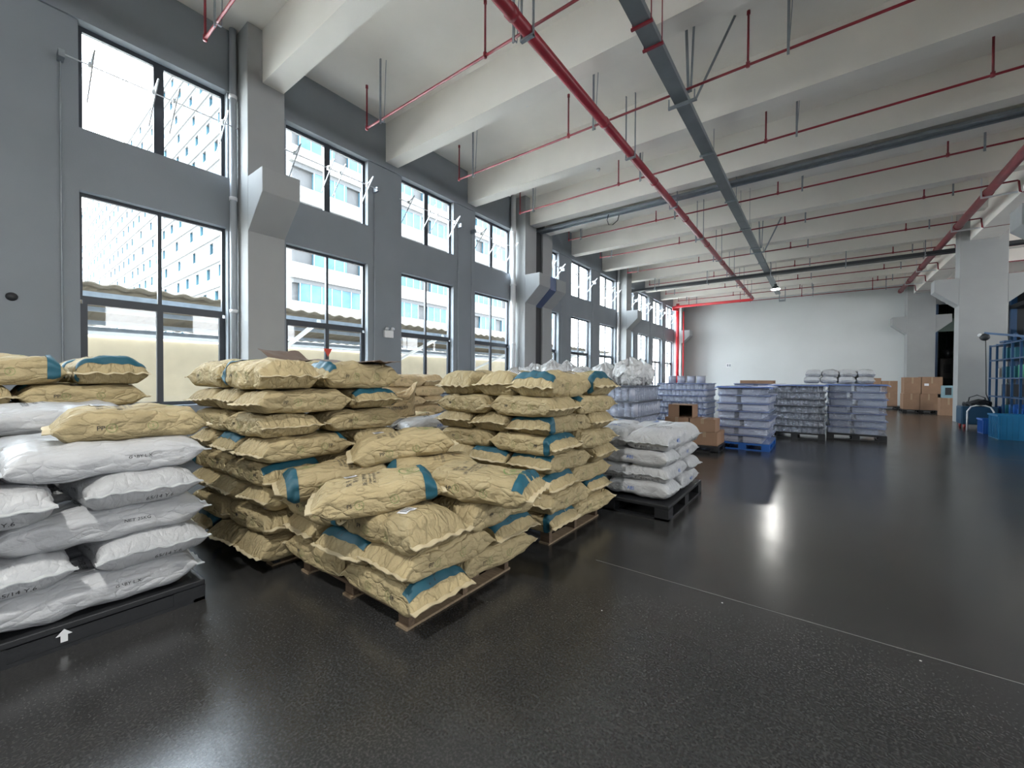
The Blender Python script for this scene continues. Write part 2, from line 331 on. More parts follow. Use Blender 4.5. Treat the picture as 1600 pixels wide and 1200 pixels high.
# end wall with the doorway beyond the far right column
m = MB(); m.box(XL, 5.0, YE, YE + .3, 0, ZC); m.box(6.1, 15, YE, YE + .3, 0, ZC); m.box(5.0, 6.1, YE, YE + .3, 5.6, ZC)
struct(m.build('wall_end', endw_m))
d = struct(empty('door_1', (5.5, YE, 0)))
MB().box(-.56, -.44, -.06, .32, 0, 5.6).build('door_frame', bluest, d); MB().box(.52, .60, -.05, .32, 0, 5.6).build('door_frame', mat('pale_frame', (.5, .55, .5), .5), d)
MB().box(-.44, .52, .05, .1, 4.1, 4.8).build('door_panel', mat('pale_green', (.14, .20, .17), .6), d)
struct(MB().box(4.0, 9.0, 36.5, 36.7, 0, 7.6).box(3.8, 4.0, YE + .3, 36.7, 0, 7.6).box(9.0, 9.2, YE + .3, 36.7, 0, 7.6).build('wall_passage', mat('green_wall', (.12, .17, .13), .8)))
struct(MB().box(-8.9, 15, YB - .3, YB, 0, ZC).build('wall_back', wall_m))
m = MB(); zs = [(1.2, 5.6)]
ys = [-6, -2, 2, 6, 10, 14, 18, 22, 26, 30]; prev = YB
for y in ys:
    m.box(14.6, 14.8, prev, y - 1.2, 0, ZC); m.box(14.6, 14.8, y - 1.2, y + 1.2, 0, 4.2); m.box(14.6, 14.8, y - 1.2, y + 1.2, 5.4, ZC); prev = y + 1.2
    portal(14.85, y, 4.8, 2.4, 1.2, -1)
m.box(14.6, 14.8, prev, YE, 0, ZC)
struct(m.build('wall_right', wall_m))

# beams across the hall
bys = [-8.2, -5.3, -2.4, .45, 3.24, 6.20, 9.10, 11.68, 12.62, 15.50, 18.55, 21.55, 24.60, 27.55, 30.45]
for y in bys:
    struct(MB().box(XL - .02, 14.7, y, y + .36, ZB, ZC + .02).build('ceiling_beam', ceil_m))
struct(MB().box(3.95, 4.60, YB, YE, 6.15, ZC + .01).build('ceiling_beam', ceil_m))
# columns with crane corbels
def column(x0, x1, y0, y1, corb, tip, side):
    c = struct(empty('column', ((x0 + x1) / 2, (y0 + y1) / 2, 0)))
    cx, cyy = (x0 + x1) / 2, (y0 + y1) / 2
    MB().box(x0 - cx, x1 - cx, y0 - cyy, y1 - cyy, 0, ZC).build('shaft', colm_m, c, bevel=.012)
    for sgn in side:
        xf = (x1 if sgn > 0 else x0) - cx; xt = xf + sgn * tip
        p = [(xf, 4.93), (xt, 4.93), (xt, 4.52), (xf, 3.98)]
        if sgn > 0: p = p[::-1]
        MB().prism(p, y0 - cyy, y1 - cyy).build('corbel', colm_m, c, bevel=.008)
    return c
for y0, y1 in ((-6.5, -5.9), (3.0, 3.62), (11.40, 12.08), (12.50, 13.15), (20.45, 21.12), (30.80, 31.5)):
    column(XL - .02, XL + .53, y0, y1, 1, .58, (1,))
for y0, y1 in ((-6.5, -5.9), (11.40, 12.08), (12.55, 13.2), (20.40, 21.0), (31.0, 31.99)):
    column(XR, XR + 1.1, y0, y1, 1, .60, (-1, 1))
for y in (3.0,):
    column(9.8, 10.6, y, y + .6, 1, .6, (-1,))
# steel cover of the movement joint
j = struct(empty('trim_1', (0, 12.3, 0)))
m = MB(); m.box(XL + .1, 14.5, -.15, .15, ZB - .05, ZB - .02).box(XL + .1, 14.5, -.15, -.12, ZB - .09, ZB - .05).box(XL + .1, 14.5, .12, .15, ZB - .09, ZB - .05)
m.build('joint_cover', galv_m, j)
xx = XL + .53
m = MB(); m.box(xx - .1, xx - .06, -.21, .19, 4.93, ZB - .06).box(xx - .1, xx - .06, -.21, .19, .02, 3.96)
m.build('joint_cover', dark_m, j)
m = MB(); m.prism([(xx - .08, 3.93), (xx + .56, 4.48), (xx + .56, 4.93), (xx + .53, 4.93), (xx + .53, 4.50), (xx - .08, 3.97)], -.21, .19)
m.build('joint_cover', mat('blue_film_on_steel', (.18, .24, .42), .25, metal=.6), j)
# drain pipes
for x, y, rr, lab in ((XL + .12, 2.94 - .02, .055, 'grey drain pipe rising beside the nearest wall column'), (XL + .16, 11.22, .09, 'thick white drain pipe beside the twin columns'), (XL + .12, 20.36, .06, 'white drain pipe at the third wall column')):
    p = MB().tube([(0, 0, 0), (0, 0, ZC - .0)], rr, 16)
    o = p.build('drain_pipe', white_pl if rr > .055 else mat('grey_pvc', (.34, .37, .40), .4), None, True, loc=(x, y, 0))
    tag(o, lab, 'pipe')
    for z in (1.6, 2.6, 4.6, 6.4): MB().tube([(0, 0, z - .03), (0, 0, z + .03)], rr * 1.18, 16).build('pipe_collar', white_pl, o, True)

# ================================================================== PIPES AND TRAYS
PY = [-.6, 2.2, 4.93, 7.58, 10.22, 13.25, 15.92, 18.95, 22.05, 24.95, 27.6, 30.2]
PN = ['', '', 'nearest', 'second nearest', 'third', 'fourth', 'fifth', 'sixth', 'seventh', 'eighth', 'ninth', 'last']
for i, y in enumerate(PY):
    if i == 0: continue
    o = empty('sprinkler_pipe', (-7.4, y, 6.46), 0, ('thin red sprinkler pipe crossing the ceiling, %s from the camera' % PN[i]) if PN[i] else 'thin red sprinkler pipe above the first window', 'pipe', 'red sprinkler branch pipes under the ceiling')
    r = .021
    m = MB().tube([(0, 0, 0), (10.75, 0, 0), (10.9, 0, 0)], r, 10)
    if y > 12: m.tube([(10.9, 0, 0), (11.28, 0, .0), (11.30, 0, -.02), (11.32, 0, -.28), (11.36, 0, -.3), (17, 0, -.3)], r, 10)
    else: m.tube([(10.9, 0, 0), (17, 0, 0)], r, 10)
    m.build('pipe', red_m, o, True)
    for xx in (0, 3.14, 6.40, 9.60):
        h = MB().tube([(xx, 0, 0), (xx, 0, .80)], .017, 8).tube([(xx, 0, .80), (xx, 0, .86)], .026, 8).tube([(xx, 0, -.03), (xx, 0, .05)], .03, 10)
        h.build('sprinkler_riser', red_m, o, True)
    for xx in (.50, 3.72, 6.94, 10.15):
        h = MB().box(xx - .018, xx + .018, -.045, -.025, -.10, 1.14).tube([(xx, -.035, -.045), (xx, .045, -.045)], .012, 8).tube([(xx + .0, .05, -.04), (xx + .06, .05, 1.14)], .007, 6)
        h.build('pipe_hanger', galv_m if xx < 6 else red_m if y < 5 else galv_m, o)
# large red main
def main_pipe(x, y0, y1, z, r, lab, ends):
    o = empty('fire_main_pipe', (x, y0, z), 0, lab, 'pipe')
    MB().tube([(0, 0, 0), (0, y1 - y0, 0)], r, 24).build('pipe', red_m, o, True)
    k = MB(); y = 1.1
    while y < y1 - y0 - .3:
        k.tube([(0, y, 0), (0, y + .10, 0)], r * 1.14, 24); y += 2.95
    k.build('pipe_coupling', red_m, o, True)
    return o
mp_ = main_pipe(-3.38, -8.5, 28.4, 6.33, .085, 'thick red fire main running the length of the ceiling', 1)
for y in (1.9, 4.82, 8.75, 12.0, 15.2, 18.4, 21.4, 24.4, 27.3):
    yy = y + 8.5
    MB().box(-.11, .11, yy - .03, yy + .03, -.115, -.087).box(-.11, -.095, yy - .02, yy + .02, -.115, 1.27).box(.095, .11, yy - .02, yy + .02, -.115, 1.27).build('pipe_hanger', galv_m, mp_)
m = MB().tube([(0, 36.9, 0), (0, 37.1, 0), (-.03, 37.18, -.02), (-.15, 37.22, -.05), (-4.55, 37.22, -.05)], .085, 20)
m.build('pipe', redb_m, mp_, True)
o = empty('fire_riser_pipe', (-8.15, 30.25, 0), 0, 'bright red riser standing in the far left corner of the hall', 'pipe')
MB().tube([(0, 0, 0), (0, 0, 6.75)], .11, 20).tube([(.35, .2, 0), (.35, .2, 6.2)], .045, 14).build('pipe', redb_m, o, True)
MB().tube([(0, 0, 6.25), (.22, -1.5, 6.25)], .08, 16).build('pipe', redb_m, o, True)
MB().tube([(.15, -1.3, 6.1), (.15, -1.3, 6.35)], .16, 16).build('valve', redb_m, o, True)
mr_ = main_pipe(3.45, -8.5, 31.4, 6.38, .10, 'thick red fire main above the right-hand columns', 1)
for y in (13.1, 16.2, 19.3, 22.4, 25.5, 28.6):
    yy = y + 8.5
    MB().box(-.14, .5, yy - .03, yy + .03, -.14, -.105).box(-.14, -.115, yy - .025, yy + .025, -.14, 1.2).build('pipe_hanger', alu_m, mr_)
# grey cable trunking along the hall
t = empty('cable_trunking', (-2.03, 0, 6.30), 0, 'grey cable trunking running lengthwise right of the red main', 'cable tray')
MB().box(-.115, .115, -8.5, 27.9, 0, .10).build('trunking', tray_m, t)
k = 0
for y in (.9, 2.6, 4.3, 5.63, 6.1, 9.68, 12.6, 15.2, 17.6, 20.0, 22.0, 26.2):
    MB().box(-.15, .15, y - .02, y + .02, -.03, -.002).box(-.135, -.125, y - .01, y + .01, -.03, 1.3).box(.125, .135, y - .01, y + .01, -.03, 1.3).build('trunking_hanger', red_m if y in (5.63, 6.1) else galv_m, t)
for y in (7.62, 18.2):
    m = MB(); m.bar((-.22, y, -.04), (.26, y, -.04), .045); m.bar((.24, y, -.04), (.78, y + .30, 1.3), .04); m.bar((.12, y, .12), (.05, y + .1, 1.3), .04); m.bar((.16, y, .12), (.2, y, 1.3), .03)
    m.bar((-.21, y, -.05), (-.21, y, .12), .02).bar((.22, y, -.05), (.22, y, .14), .02)
    m.build('sway_brace', galv_m, t)
# dark tray across the far bay and down the third column
t = empty('cable_trunking', (XL, 21.73, 6.11), 0, 'dark cable trunking hung crosswise under the far ceiling bay', 'cable tray')
MB().box(.3, 15 - .5, -.16, .16, 0, .12).build('trunking', dark_m, t)
MB().box(.02, .12, -.53, -.25, -6.1, .0).build('trunking', dark_m, t)
MB().bar((.3, 0, .05), (.07, -.39, -.05), .3, .1).build('trunking', dark_m, t)
for x in (1.6, 4.1, 6.7, 9.3, 11.6):
    MB().bar((x, -.17, -.06), (x, -.17, .555), .03).bar((x, .17, -.06), (x, .17, .555), .012).bar((x, -.32, -.03), (x, .2, -.03), .03).build('trunking_hanger', galv_m, t)
o = MB().tube([(0, 0, 0), (-.05, .0, -.18), (.0, 0, -.33), (.14, 0, -.36), (.3, 0, -.26), (.34, 0, -.1)], .014, 8).build('hook_cable', dark_m, None, True, loc=(-5.4, 12.2, 6.6))
tag(o, 'loose black cable loop hanging from the joint cover', 'cable')
# lamp
def highbay(x, y, z, lab, pw=75, grp=None):
    o = empty('high_bay_lamp', (x, y, z), 0, lab, 'lamp', grp)
    MB().tube([(0, 0, .06), (0, 0, .2)], [.19, .10], 20).tube([(0, 0, .2), (0, 0, .3)], .06, 12).build('housing', dark_m, o, True)
    MB().tube([(0, 0, .03), (0, 0, .058)], .19, 20).build('diffuser', mat('lamp_glow', (.9, .9, .9), .4, emis=(.95, 1, .93), estr=20), o)
    MB().bar((0, 0, .3), (0, 0, ZC - z), .012).build('rod', galv_m, o)
    l = bpy.data.lights.new('lamp_light', 'AREA'); l.shape = 'DISK'; l.size = .36; l.energy = pw; l.color = (1, .98, .93)
    lo = bpy.data.objects.new('lamp_light', l); COL.objects.link(lo); lo.parent = o; lo.location = (0, 0, .02)
    return o
highbay(-1.86, 24.1, 5.85, 'bright high-bay lamp glowing below the grey trunking')
m = MB(); m.bar((-1.98, 28.1, 5.95), (-1.98, 28.1, 7.59), .04).bar((-1.70, 28.1, 5.95), (-1.70, 28.1, 7.59), .04).bar((-2.0, 28.1, 5.95), (-1.68, 28.1, 5.95), .09)
o = m.build('trunking_bracket', galv_m); tag(o, 'empty U-shaped steel bracket below the trunking end near the end wall', 'bracket')
for x, y in ((-5.37, 7.64), (-5.32, 11.26)):
    o = MB().tube([(0, 0, -.05), (0, 0, 0)], [.045, .06], 16).build('smoke_detector', white_pl, None, True, loc=(x, y, ZC))
    tag(o, 'small white smoke detector on the ceiling, %s red fire main' % ('nearer one left of the' if y < 9 else 'farther one left of the'), 'smoke detector')
# emergency light
o = empty('emergency_light', (XL + .03, 6.29, 2.50), 0, 'white twin-head emergency light on the pier beside the second window', 'emergency light')
MB().box(-.03, .03, -.13, .13, -.09, .09).build('case', white_pl, o, bevel=.01)
for s in (-1, 1):
    MB().tube([(.0, s * .08, .10), (.07, s * .08, .14)], [.03, .05], 14).build('lamp_head', alu_m, o, True)
m = MB(); n = 3
o = MB().prism([(-.10, .09), (.10, .09), (0, -.09)], -.003, .003, 'x').build('rescue_sticker', mat('sticker_red', (.62, .06, .03), .5), None, loc=(XL - .13, 4.82, 1.97))
tag(o, 'red inverted triangle sticker on the second lower window', 'sticker')
o = empty('switch_plate', (-5.16, YE - .01, 2.42), 0, 'small grey switch plate on the far end wall', 'switch')
MB().box(-.16, .16, -.02, .01, -.13, .13).build('plate', white_pl, o); MB().box(-.12, -.02, -.03, -.02, -.08, .08).box(.02, .12, -.03, -.02, -.08, .08).build('rocker', galv_m, o)

# ================================================================== OUTSIDE
o = struct(MB().box(-260, -8.82, -90, 180, -.3, -.05).build('ground', yard_m))
def facade(name, org, rz, length, floors, lab, depth=18, z0=0, fh=3.75):
    b = empty(name, org, rz, lab, 'building')
    H = floors * fh + 1.5
    MB().box(0, length, .4, depth, z0, H).build('wall', facd_m, b)
    m = MB(); g = MB(); p = MB(); fr = MB(); rnd = random.Random(floors)
    for k in range(floors + 1):
        z = k * fh
        m.box(-.3, length, -.16, .45, z - .1, z + 1.40)
    m.build('spandrel_band', fac_m, b)
    for k in range(floors):
        z = k * fh + 1.45; u = .6 + (k % 2) * 1.4
        while u < length - 2:
            wd = 3.6 if int(u * 7 + k) % 3 else 6.6
            g.box(u, min(u + wd, length), .03, .41, z, z + 1.75)
            q = u
            while q < u + wd + .1: fr.box(q - .03, q + .03, -.02, .03, z, z + 1.75); q += 1.1
            u += wd + 1.6
    g.build('window', glass_dark, b); fr.build('window_frame', mat('facade_frame', (.16, .19, .22), .5), b)
    m = MB()
    for k in range(floors):
        z = k * fh + 1.45
        m.box(0, length, .0, .40, z + 1.75, z + 2.2)
        u = .6 + (k % 2) * 1.4
    m.build('lintel', facd_m, b)
    return b
# east-facing block
facade('office_building', (-41, 19.3, 0), PI / 2, 54, 12, 'pale multi-storey building with blue windows facing the hall beyond the windows', depth=8)
facade('office_building', (-220, 24.5, 0), -.010, 168, 15, 'long pale multi-storey block receding to the left behind the first windows')
# canopy
c = empty('carport_canopy', (-9.9, -8, 0), 0, 'corrugated brown carport canopy outside the lower windows', 'canopy')
m = MB(); nW = 16; L = 34; step = .045
for (u0, u1, zz0, zz1) in ((-1.15, -2.75, 3.18, 2.98), (-2.6, -4.3, 3.04, 2.84), (-4.15, -5.3, 2.90, 2.74)):
    base = len(m.v); N = int(L / step)
    for k in range(N + 1):
        y = k * step; dz = .024 * math.sin(2 * PI * y / .36)
        for (xx, zc) in ((u0, zz0), (u1, zz1)):
            m.v.append((xx, y, zc + dz)); m.v.append((xx, y, zc + dz + .02))
    for k in range(N):
        a = base + 4 * k; b_ = a + 4
        m.f += [(a, a + 2, b_ + 2, b_), (a + 1, b_ + 1, b_ + 3, a + 3), (a, b_, b_ + 1, a + 1), (a + 2, a + 3, b_ + 3, b_ + 2)]
m.build('roof_sheet', canopy_m, c)
m = MB()
for xx, zz in ((-1.4, 3.06), (-2.7, 2.93), (-4.2, 2.78), (-5.1, 2.70)): m.box(xx - .04, xx + .04, 0, L, zz - .1, zz)
m.build('purlin', galv_m, c)
m = MB(); m.box(-5.45, -5.25, 0, L, 2.52, 2.66); m.build('gutter', white_pl, c)
for y in (2, 8.6, 13.9, 18.6, 24, 30):
    m = MB(); m.box(-4.75, -4.62, y, y + .13, 0, 2.75); m.bar((-4.7, y + .06, 1.9), (-1.3, y + .06, 3.0), .09); m.build('post', white_pl, c)
o = MB().box(-15.6, -15.4, -30, 26, -.05, 2.62).build('boundary_wall', cream_m)
tag(o, 'cream boundary wall under the carport canopy outside', 'wall'); o['kind'] = 'thing'

# ================================================================== SACKS
def sgp(a, p): return math.copysign(abs(a) ** p, a)
class Sack:
    """profile of one filled sack: s in [-1,1] along x, t angle round the section; bottom rests on z=0"""
    def __init__(q, seed, L=.74, W=.47, H=.163, free=0, lump=.010, wr=.005, ear=.05, pe=11, wedge=.78):
        q.L, q.W, q.H, q.free, q.lump, q.wr, q.ear, q.pe, q.seed, q.wedge = L, W, H, free, lump, wr, ear, pe, seed, wedge
        r = random.Random(seed); q.bend = r.uniform(-.012, .012); q.tw = r.uniform(-.02, .02); q.o = Vector((seed * 7.31, seed * 3.17, seed * 1.7))
        q.e0 = r.uniform(-.25, .1); q.e1 = r.uniform(-.25, .1)
    def pt(q, s, t, off=0):
        e = abs(s); hh = q.H / 2
        ws = q.wedge
        if ws: prof = 1 - .97 * max(0, (e - ws) / (1 - ws)) ** 1.25 if e > ws else 1.0; prof = max(prof, 0) * (1 - .10 * e ** 2)
        else: prof = max(0, 1 - e ** q.pe) ** .62
        if q.free: prof *= (1 + .0 * e)
        h = hh * 1.09 * prof + .0022
        w = q.W / 2 * (.955 - .02 * prof + q.ear * e ** 9)
        n = (3.9 if q.wedge else 3.1) - (.7 if q.free else 0) - .5 * e ** 6
        c, sn = math.cos(t), math.sin(t)
        x = q.L / 2 * s; y = w * sgp(c, 2 / n); z = h * sgp(sn, 2 / (n - .35))
        if q.free and sn > 0: z *= 1 + .22 * (1 - (y / w) ** 2) * (1 - e ** 3) * q.free
        p = Vector((x, y, z))
        a = noise.noise(p * 5.5 + q.o); b2 = noise.noise(p * 13 + q.o * 2)
        z += (a * q.lump * 1.7 + b2 * q.lump * .8) * prof
        y += (noise.noise(Vector((x * 7, z * 9, 1)) + q.o) * q.lump * 1.3) * abs(c) ** 3
        # radiating creases towards the sewn ends, cross folds at the long sides
        k = max(0, (e - .5) / .5)
        z += q.wr * 1.9 * math.sin(y * 60 + 3 * noise.noise(Vector((x * 4, y * 3, 0)) + q.o) * 2 + q.seed) * k * (1 - k * .5) * (abs(sn) ** .5)
        side = abs(c) ** 4
        fo = math.sin(x * (44 + 9 * math.sin(q.seed)) + 2.5 * noise.noise(Vector((x * 3, z * 12, 3)) + q.o) * 2)
        y -= math.copysign(1, c) * q.wr * 1.5 * max(0, fo) ** 2 * side * (1 - e ** 6)
        y -= math.copysign(1, c) * .010 * math.exp(-(z / (hh * .22)) ** 2) * (1 - e ** 8) * side
        x += .012 * noise.noise(Vector((y * 6, s, 5)) + q.o) * e ** 4
        end = q.e1 if s > 0 else q.e0
        z += hh * end * e ** 10
        z += q.bend * (1 - 2 * s * s) * .5 + q.tw * s * y / q.W * .5
        z = max(z, -hh * (.985 - .25 * e ** 4) + b2 * .002)
        P = Vector((x, y, z + hh))
        if off:
            u = Vector((0, c, sn * 1.4)).normalized(); P += u * off
        return P
    def body(q, ns=44, nt_=44):
        v = []; f = []
        for i in range(ns + 1):
            u = 2 * i / ns - 1; s = math.copysign(1 - (1 - abs(u)) ** 1.5, u)
            for k in range(nt_): v.append(tuple(q.pt(s, 2 * PI * k / nt_)))
        for i in range(ns):
            for k in range(nt_):
                f.append((i * nt_ + k, i * nt_ + (k + 1) % nt_, (i + 1) * nt_ + (k + 1) % nt_, (i + 1) * nt_ + k))
        f.append(tuple(range(nt_))[::-1]); f.append(tuple(ns * nt_ + k for k in range(nt_)))
        return v, f
    def ringpatch(q, s0, s1, t0, t1, off=.0055, ns=10, nt_=44):
        v = []; f = []
        for i in range(ns + 1):
            for k in range(nt_ + 1): v.append(tuple(q.pt(s0 + (s1 - s0) * i / ns, t0 + (t1 - t0) * k / nt_, off)))
        for i in range(ns):
            for k in range(nt_):
                a = i * (nt_ + 1) + k; f.append((a, a + 1, a + nt_ + 2, a + nt_ + 1))
        return v, f
    def seam(q, sg, wd=.030, n=26):
        v = []; f = []
        y0 = q.W / 2 * (.955 + q.ear)
        for k in range(n + 1):
            y = -y0 + 2 * y0 * k / n
            c = y / y0; t = math.acos(max(-1, min(1, c)))
            b = q.pt(sg * .9995, t if True else 0)
            zc = q.pt(sg * .9995, t).z * .5 + q.pt(sg * .9995, -t).z * .5
            dr = .003 * math.sin(k * .9 + q.seed) + .016 * noise.noise(Vector((y * 5, 2, sg)) + q.o)
            for (dx, dz) in ((-.010, .004), (-.010, -.004), (wd, -.0035 + dr), (wd, .0015 + dr)):
                v.append((b.x + sg * dx, b.y, zc + dz))
        for k in range(n):
            a = 4 * k
            for i in range(4): f.append((a + i, a + (i + 1) % 4, a + 4 + (i + 1) % 4, a + 4 + i))
        f.append((0, 1, 2, 3)); f.append((4 * n + 3, 4 * n + 2, 4 * n + 1, 4 * n))
        return v, f
def mk(v, f, name, m, smooth=True):
    me = bpy.data.meshes.new(name); me.from_pydata(v, [], f); me.validate()
    bm = bmesh.new(); bm.from_mesh(me); bmesh.ops.recalc_face_normals(bm, faces=bm.faces); bm.to_mesh(me); bm.free()
    me.materials.append(m)
    if smooth: me.polygons.foreach_set('use_smooth', [True] * len(me.polygons))
    return me
def lay(bvh, v, f, frame, off=.0022):
    """drop flat geometry on the sack: frame = (origin, u, v, direction)"""
    o, u, w_, d = [Vector(t) for t in frame]; out = []; ok = []
    for p in v:
        s = o + u * p[0] + w_ * p[1]
        hit = bvh.ray_cast(s - d * 1.0, d)
        out.append(tuple(hit[0] - d * off) if hit[0] else tuple(s)); ok.append(hit[0] is not None)
    return out, [t for t in f if all(ok[i] for i in t)]
def ring_geo(r, th=.006, n=28):
    v = []; f = []
    for k in range(n):
        a = 2 * PI * k / n; v += [(r * math.cos(a), r * math.sin(a), 0), ((r - th) * math.cos(a), (r - th) * math.sin(a), 0)]
    for k in range(n): f.append((2 * k, 2 * ((k + 1) % n), 2 * ((k + 1) % n) + 1, 2 * k + 1))
    return v, f
def grid_geo(w_, h, n=6):
    v = [(-w_ / 2 + w_ * i / n, -h / 2 + h * k / n, 0) for i in range(n + 1) for k in range(n + 1)]
    f = [(i * (n + 1) + k, i * (n + 1) + k + 1, (i + 1) * (n + 1) + k + 1, (i + 1) * (n + 1) + k) for i in range(n) for k in range(n)]
    return v, f
def shift(g, dx, dy): return [(a + dx, b + dy, 0) for a, b, c in g[0]], g[1]
def join(gs):
    v = []; f = []
    for gv, gf in gs:
        n = len(v); v += gv; f += [tuple(i + n for i in t) for t in gf]
    return v, f
VARS = {}
def sack_variant(kind, seed, **kw):
    """list of (part name, mesh, sub list)"""
    white = kind.startswith('white'); S = Sack(seed, **kw); parts = []
    v, f = S.body(); body = mk(v, f, 'sack_body', wsack_m if white else (kraftl_m if kind == 'kraft_pale' else kraft_m))
    bvh = BVHTree.FromPolygons(v, f)
    for sg in (-1, 1):
        parts.append(('sewn_seam', mk(*S.seam(sg, .022 + .012 * ((seed + sg) % 3) / 2), 'sewn_seam', wseam_m if white else seam_m, False)))
    zt = S.H
    up = lambda dx=0, dy=0, rot=0: ((dx, dy, zt), (math.cos(rot), math.sin(rot), 0), (-math.sin(rot), math.cos(rot), 0), (0, 0, -1))
    def sd(sg, dx, dz): return ((dx, sg * .3, zt / 2 + dz), (-sg if False else (1 if sg < 0 else -1), 0, 0), (0, 0, 1), (0, -sg, 0))
    r = random.Random(seed * 13)
    if not white:
        sgn = 1 if seed % 2 else -1; a, b = (.70, .89)
        t0, t1 = (-.62, PI * .86) if seed % 4 < 2 else (PI * .14, PI + .62)
        if sgn < 0: a, b = -.89, -.70
        if seed % 2 == 0 or seed in (11, 13): parts.append(('blue_print_band', mk(*S.ringpatch(a, b, t0, t1), 'blue_print_band', band_m)))
        g = join([shift(text_geo('PP', .045), 0, 0)])
        bx = (a + b) / 2 * S.L / 2
        gg = lay(bvh, *text_geo('PP', .075), up(bx, .03, PI / 2 * sgn), .0045)
        txt = [gg]
        tt = [shift(text_geo('型 号', .034), -.10, .115), shift(text_geo('F-K01', .034), .05, .115), shift(text_geo('净 重', .034), -.08, .075),
              shift(text_geo('浙江新材料股份有限公司', .030), 0, .025), shift(text_geo('ZHEJIANG NEW MATERIAL CO.,LTD', .018), 0, -.006), shift(text_geo('浙江省杭州湾新材料工业园区', .020), 0, -.032), shift(text_geo('电话', .020), 0, -.06)]
        txt.append(lay(bvh, *join(tt), up(.05 * -sgn, 0, PI / 2 * sgn)))
        for sd_ in (-1, 1):
            txt.append(lay(bvh, *text_geo('PP', .038), sd(sd_, .17 * sgn * sd_, 0)))
        parts.append(('black_lettering', mk(*join(txt), 'black_lettering', ink_m, False)))
        gr = [lay(bvh, *join([ring_geo(.075, .008), text_geo('绿色', .05)]), up(.21 * sgn, .0, PI / 2 * sgn))]
        for sd_ in (-1, 1):
            for dx in (-.12, .08): gr.append(lay(bvh, *join([ring_geo(.026, .0025), text_geo('S', .028)]), sd(sd_, dx, 0)))
        parts.append(('green_logo', mk(*join(gr), 'green_logo', green_m, False)))
        if kind == 'kraft_label' or seed % 5 == 0:
            parts.append(('paper_label', mk(*lay(bvh, *grid_geo(.075, .10), up(-.16 * sgn, .09, .2), .004), 'paper_label', label_m)))
            ln = join([shift(grid_geo(.055, .006, 3), 0, .035 - .016 * k) for k in range(5)])
            parts.append(('label_print', mk(*lay(bvh, *ln, up(-.16 * sgn, .09, .2), .0058), 'label_print', ink_m)))
    elif kind == 'white_blue':
        t = lay(bvh, *join([text_geo('ABS', .085)]), up(.13, 0, PI / 2)); t2 = lay(bvh, *text_geo('ABS', .05), sd(-1, .05, .0)); t3 = lay(bvh, *text_geo('ABS', .05), sd(1, .05, .0))
        parts.append(('blue_lettering', mk(*join([t, t2, t3]), 'blue_lettering', bink_m, False)))
        t = lay(bvh, *join([shift(text_geo('高分子合成树脂', .034), 0, .03), shift(text_geo('丙烯腈-丁二烯-苯乙烯', .026), 0, -.015), shift(text_geo('NET WEIGHT 25 KG', .024), 0, -.055)]), up(-.05, 0, PI / 2))
        e = ((.30, 0, .035), (0, 1, 0), (0, 0, 1), (-1, 0, 0)); e2 = ((-.30, 0, .035), (0, -1, 0), (0, 0, 1), (1, 0, 0))
        t4 = lay(bvh, *text_geo('苯乙烯树脂有限公司', .030), e); t5 = lay(bvh, *text_geo('苯乙烯树脂有限公司', .030), e2)
        parts.append(('black_lettering', mk(*join([t, t4, t5]), 'black_lettering', ink_m, False)))
    else:
        if seed % 3 == 0:
            st = join([shift(grid_geo(.012, .20 - .02 * k), -.06 + .026 * k, 0) for k in range(6)])
            parts.append(('striped_emblem', mk(*lay(bvh, *st, up(.2, 0, .5)), 'striped_emblem', bink_m if seed % 2 else rink_m)))
            parts.append(('red_bar', mk(*lay(bvh, *grid_geo(.012, .10), sd(-1, .1, .02)), 'red_bar', rink_m)))
        t = join([text_geo('65/14 Y.6', .034)])
        e = ((.38, .06, .045), (0, 1, 0), (0, 0, 1), (-1, 0, 0)); e2 = ((-.38, -.06, .045), (0, -1, 0), (0, 0, 1), (1, 0, 0))
        g = [lay(bvh, *t, e), lay(bvh, *t, e2)]
        g.append(lay(bvh, *text_geo('GABY L.X' if seed % 2 else '0123 4.1', .026), sd(1, -.05, .015))); g.append(lay(bvh, *text_geo('GABY L.X' if seed % 2 else 'NET 25KG', .026), sd(-1, .1, .01)))
        g.append(lay(bvh, *join([shift(text_geo('高密度聚乙烯', .04), 0, .05), shift(text_geo('HDPE  25 KG', .034), 0, 0), shift(text_geo('执行标准 GB/T', .024), 0, -.04)]), up(-.05, 0, PI / 2)))
        parts.append(('black_lettering', mk(*join(g), 'black_lettering', ink_m, False)))
    parts = [p for p in parts if len(p[1].polygons)]
    return body, parts
KR = [sack_variant('kraft_label' if s in (3, 6) else 'kraft', s, H=.172) for s in range(1, 9)]
KF = [sack_variant('kraft_label' if s in (11, 14) else 'kraft', s, L=.76, H=.178, free=1, lump=.014, wr=.007) for s in range(11, 16)]
KP = [sack_variant('kraft_pale', s, H=.172) for s in range(21, 24)]
WA = [sack_variant('white', s, L=.86, W=.54, H=.192, lump=.012, wr=.006, ear=.03, pe=8, wedge=0) for s in range(31, 37)]
WF = [sack_variant('white', s, L=.88, W=.56, H=.185, lump=.014, wr=.006, ear=.03, pe=6, free=1, wedge=0) for s in (42, 43)]
WC = [sack_variant('white_blue', s, L=.72, W=.50, H=.182, lump=.012, wr=.005, ear=.02, pe=10, wedge=0) for s in range(51, 55)]
def sack(var, loc, rz, label, group, rx=0, ry=0, sc=(1, 1, 1), name='kraft_sack'):
    body, parts = var
    o = bpy.data.objects.new(name, body); COL.objects.link(o); o.location = loc; o.rotation_euler = (rx, ry, rz); o.scale = sc
    tag(o, label, 'sack', group)
    for nm, me in parts:
        c = bpy.data.objects.new(nm, me); COL.objects.link(c); c.parent = o
    return o
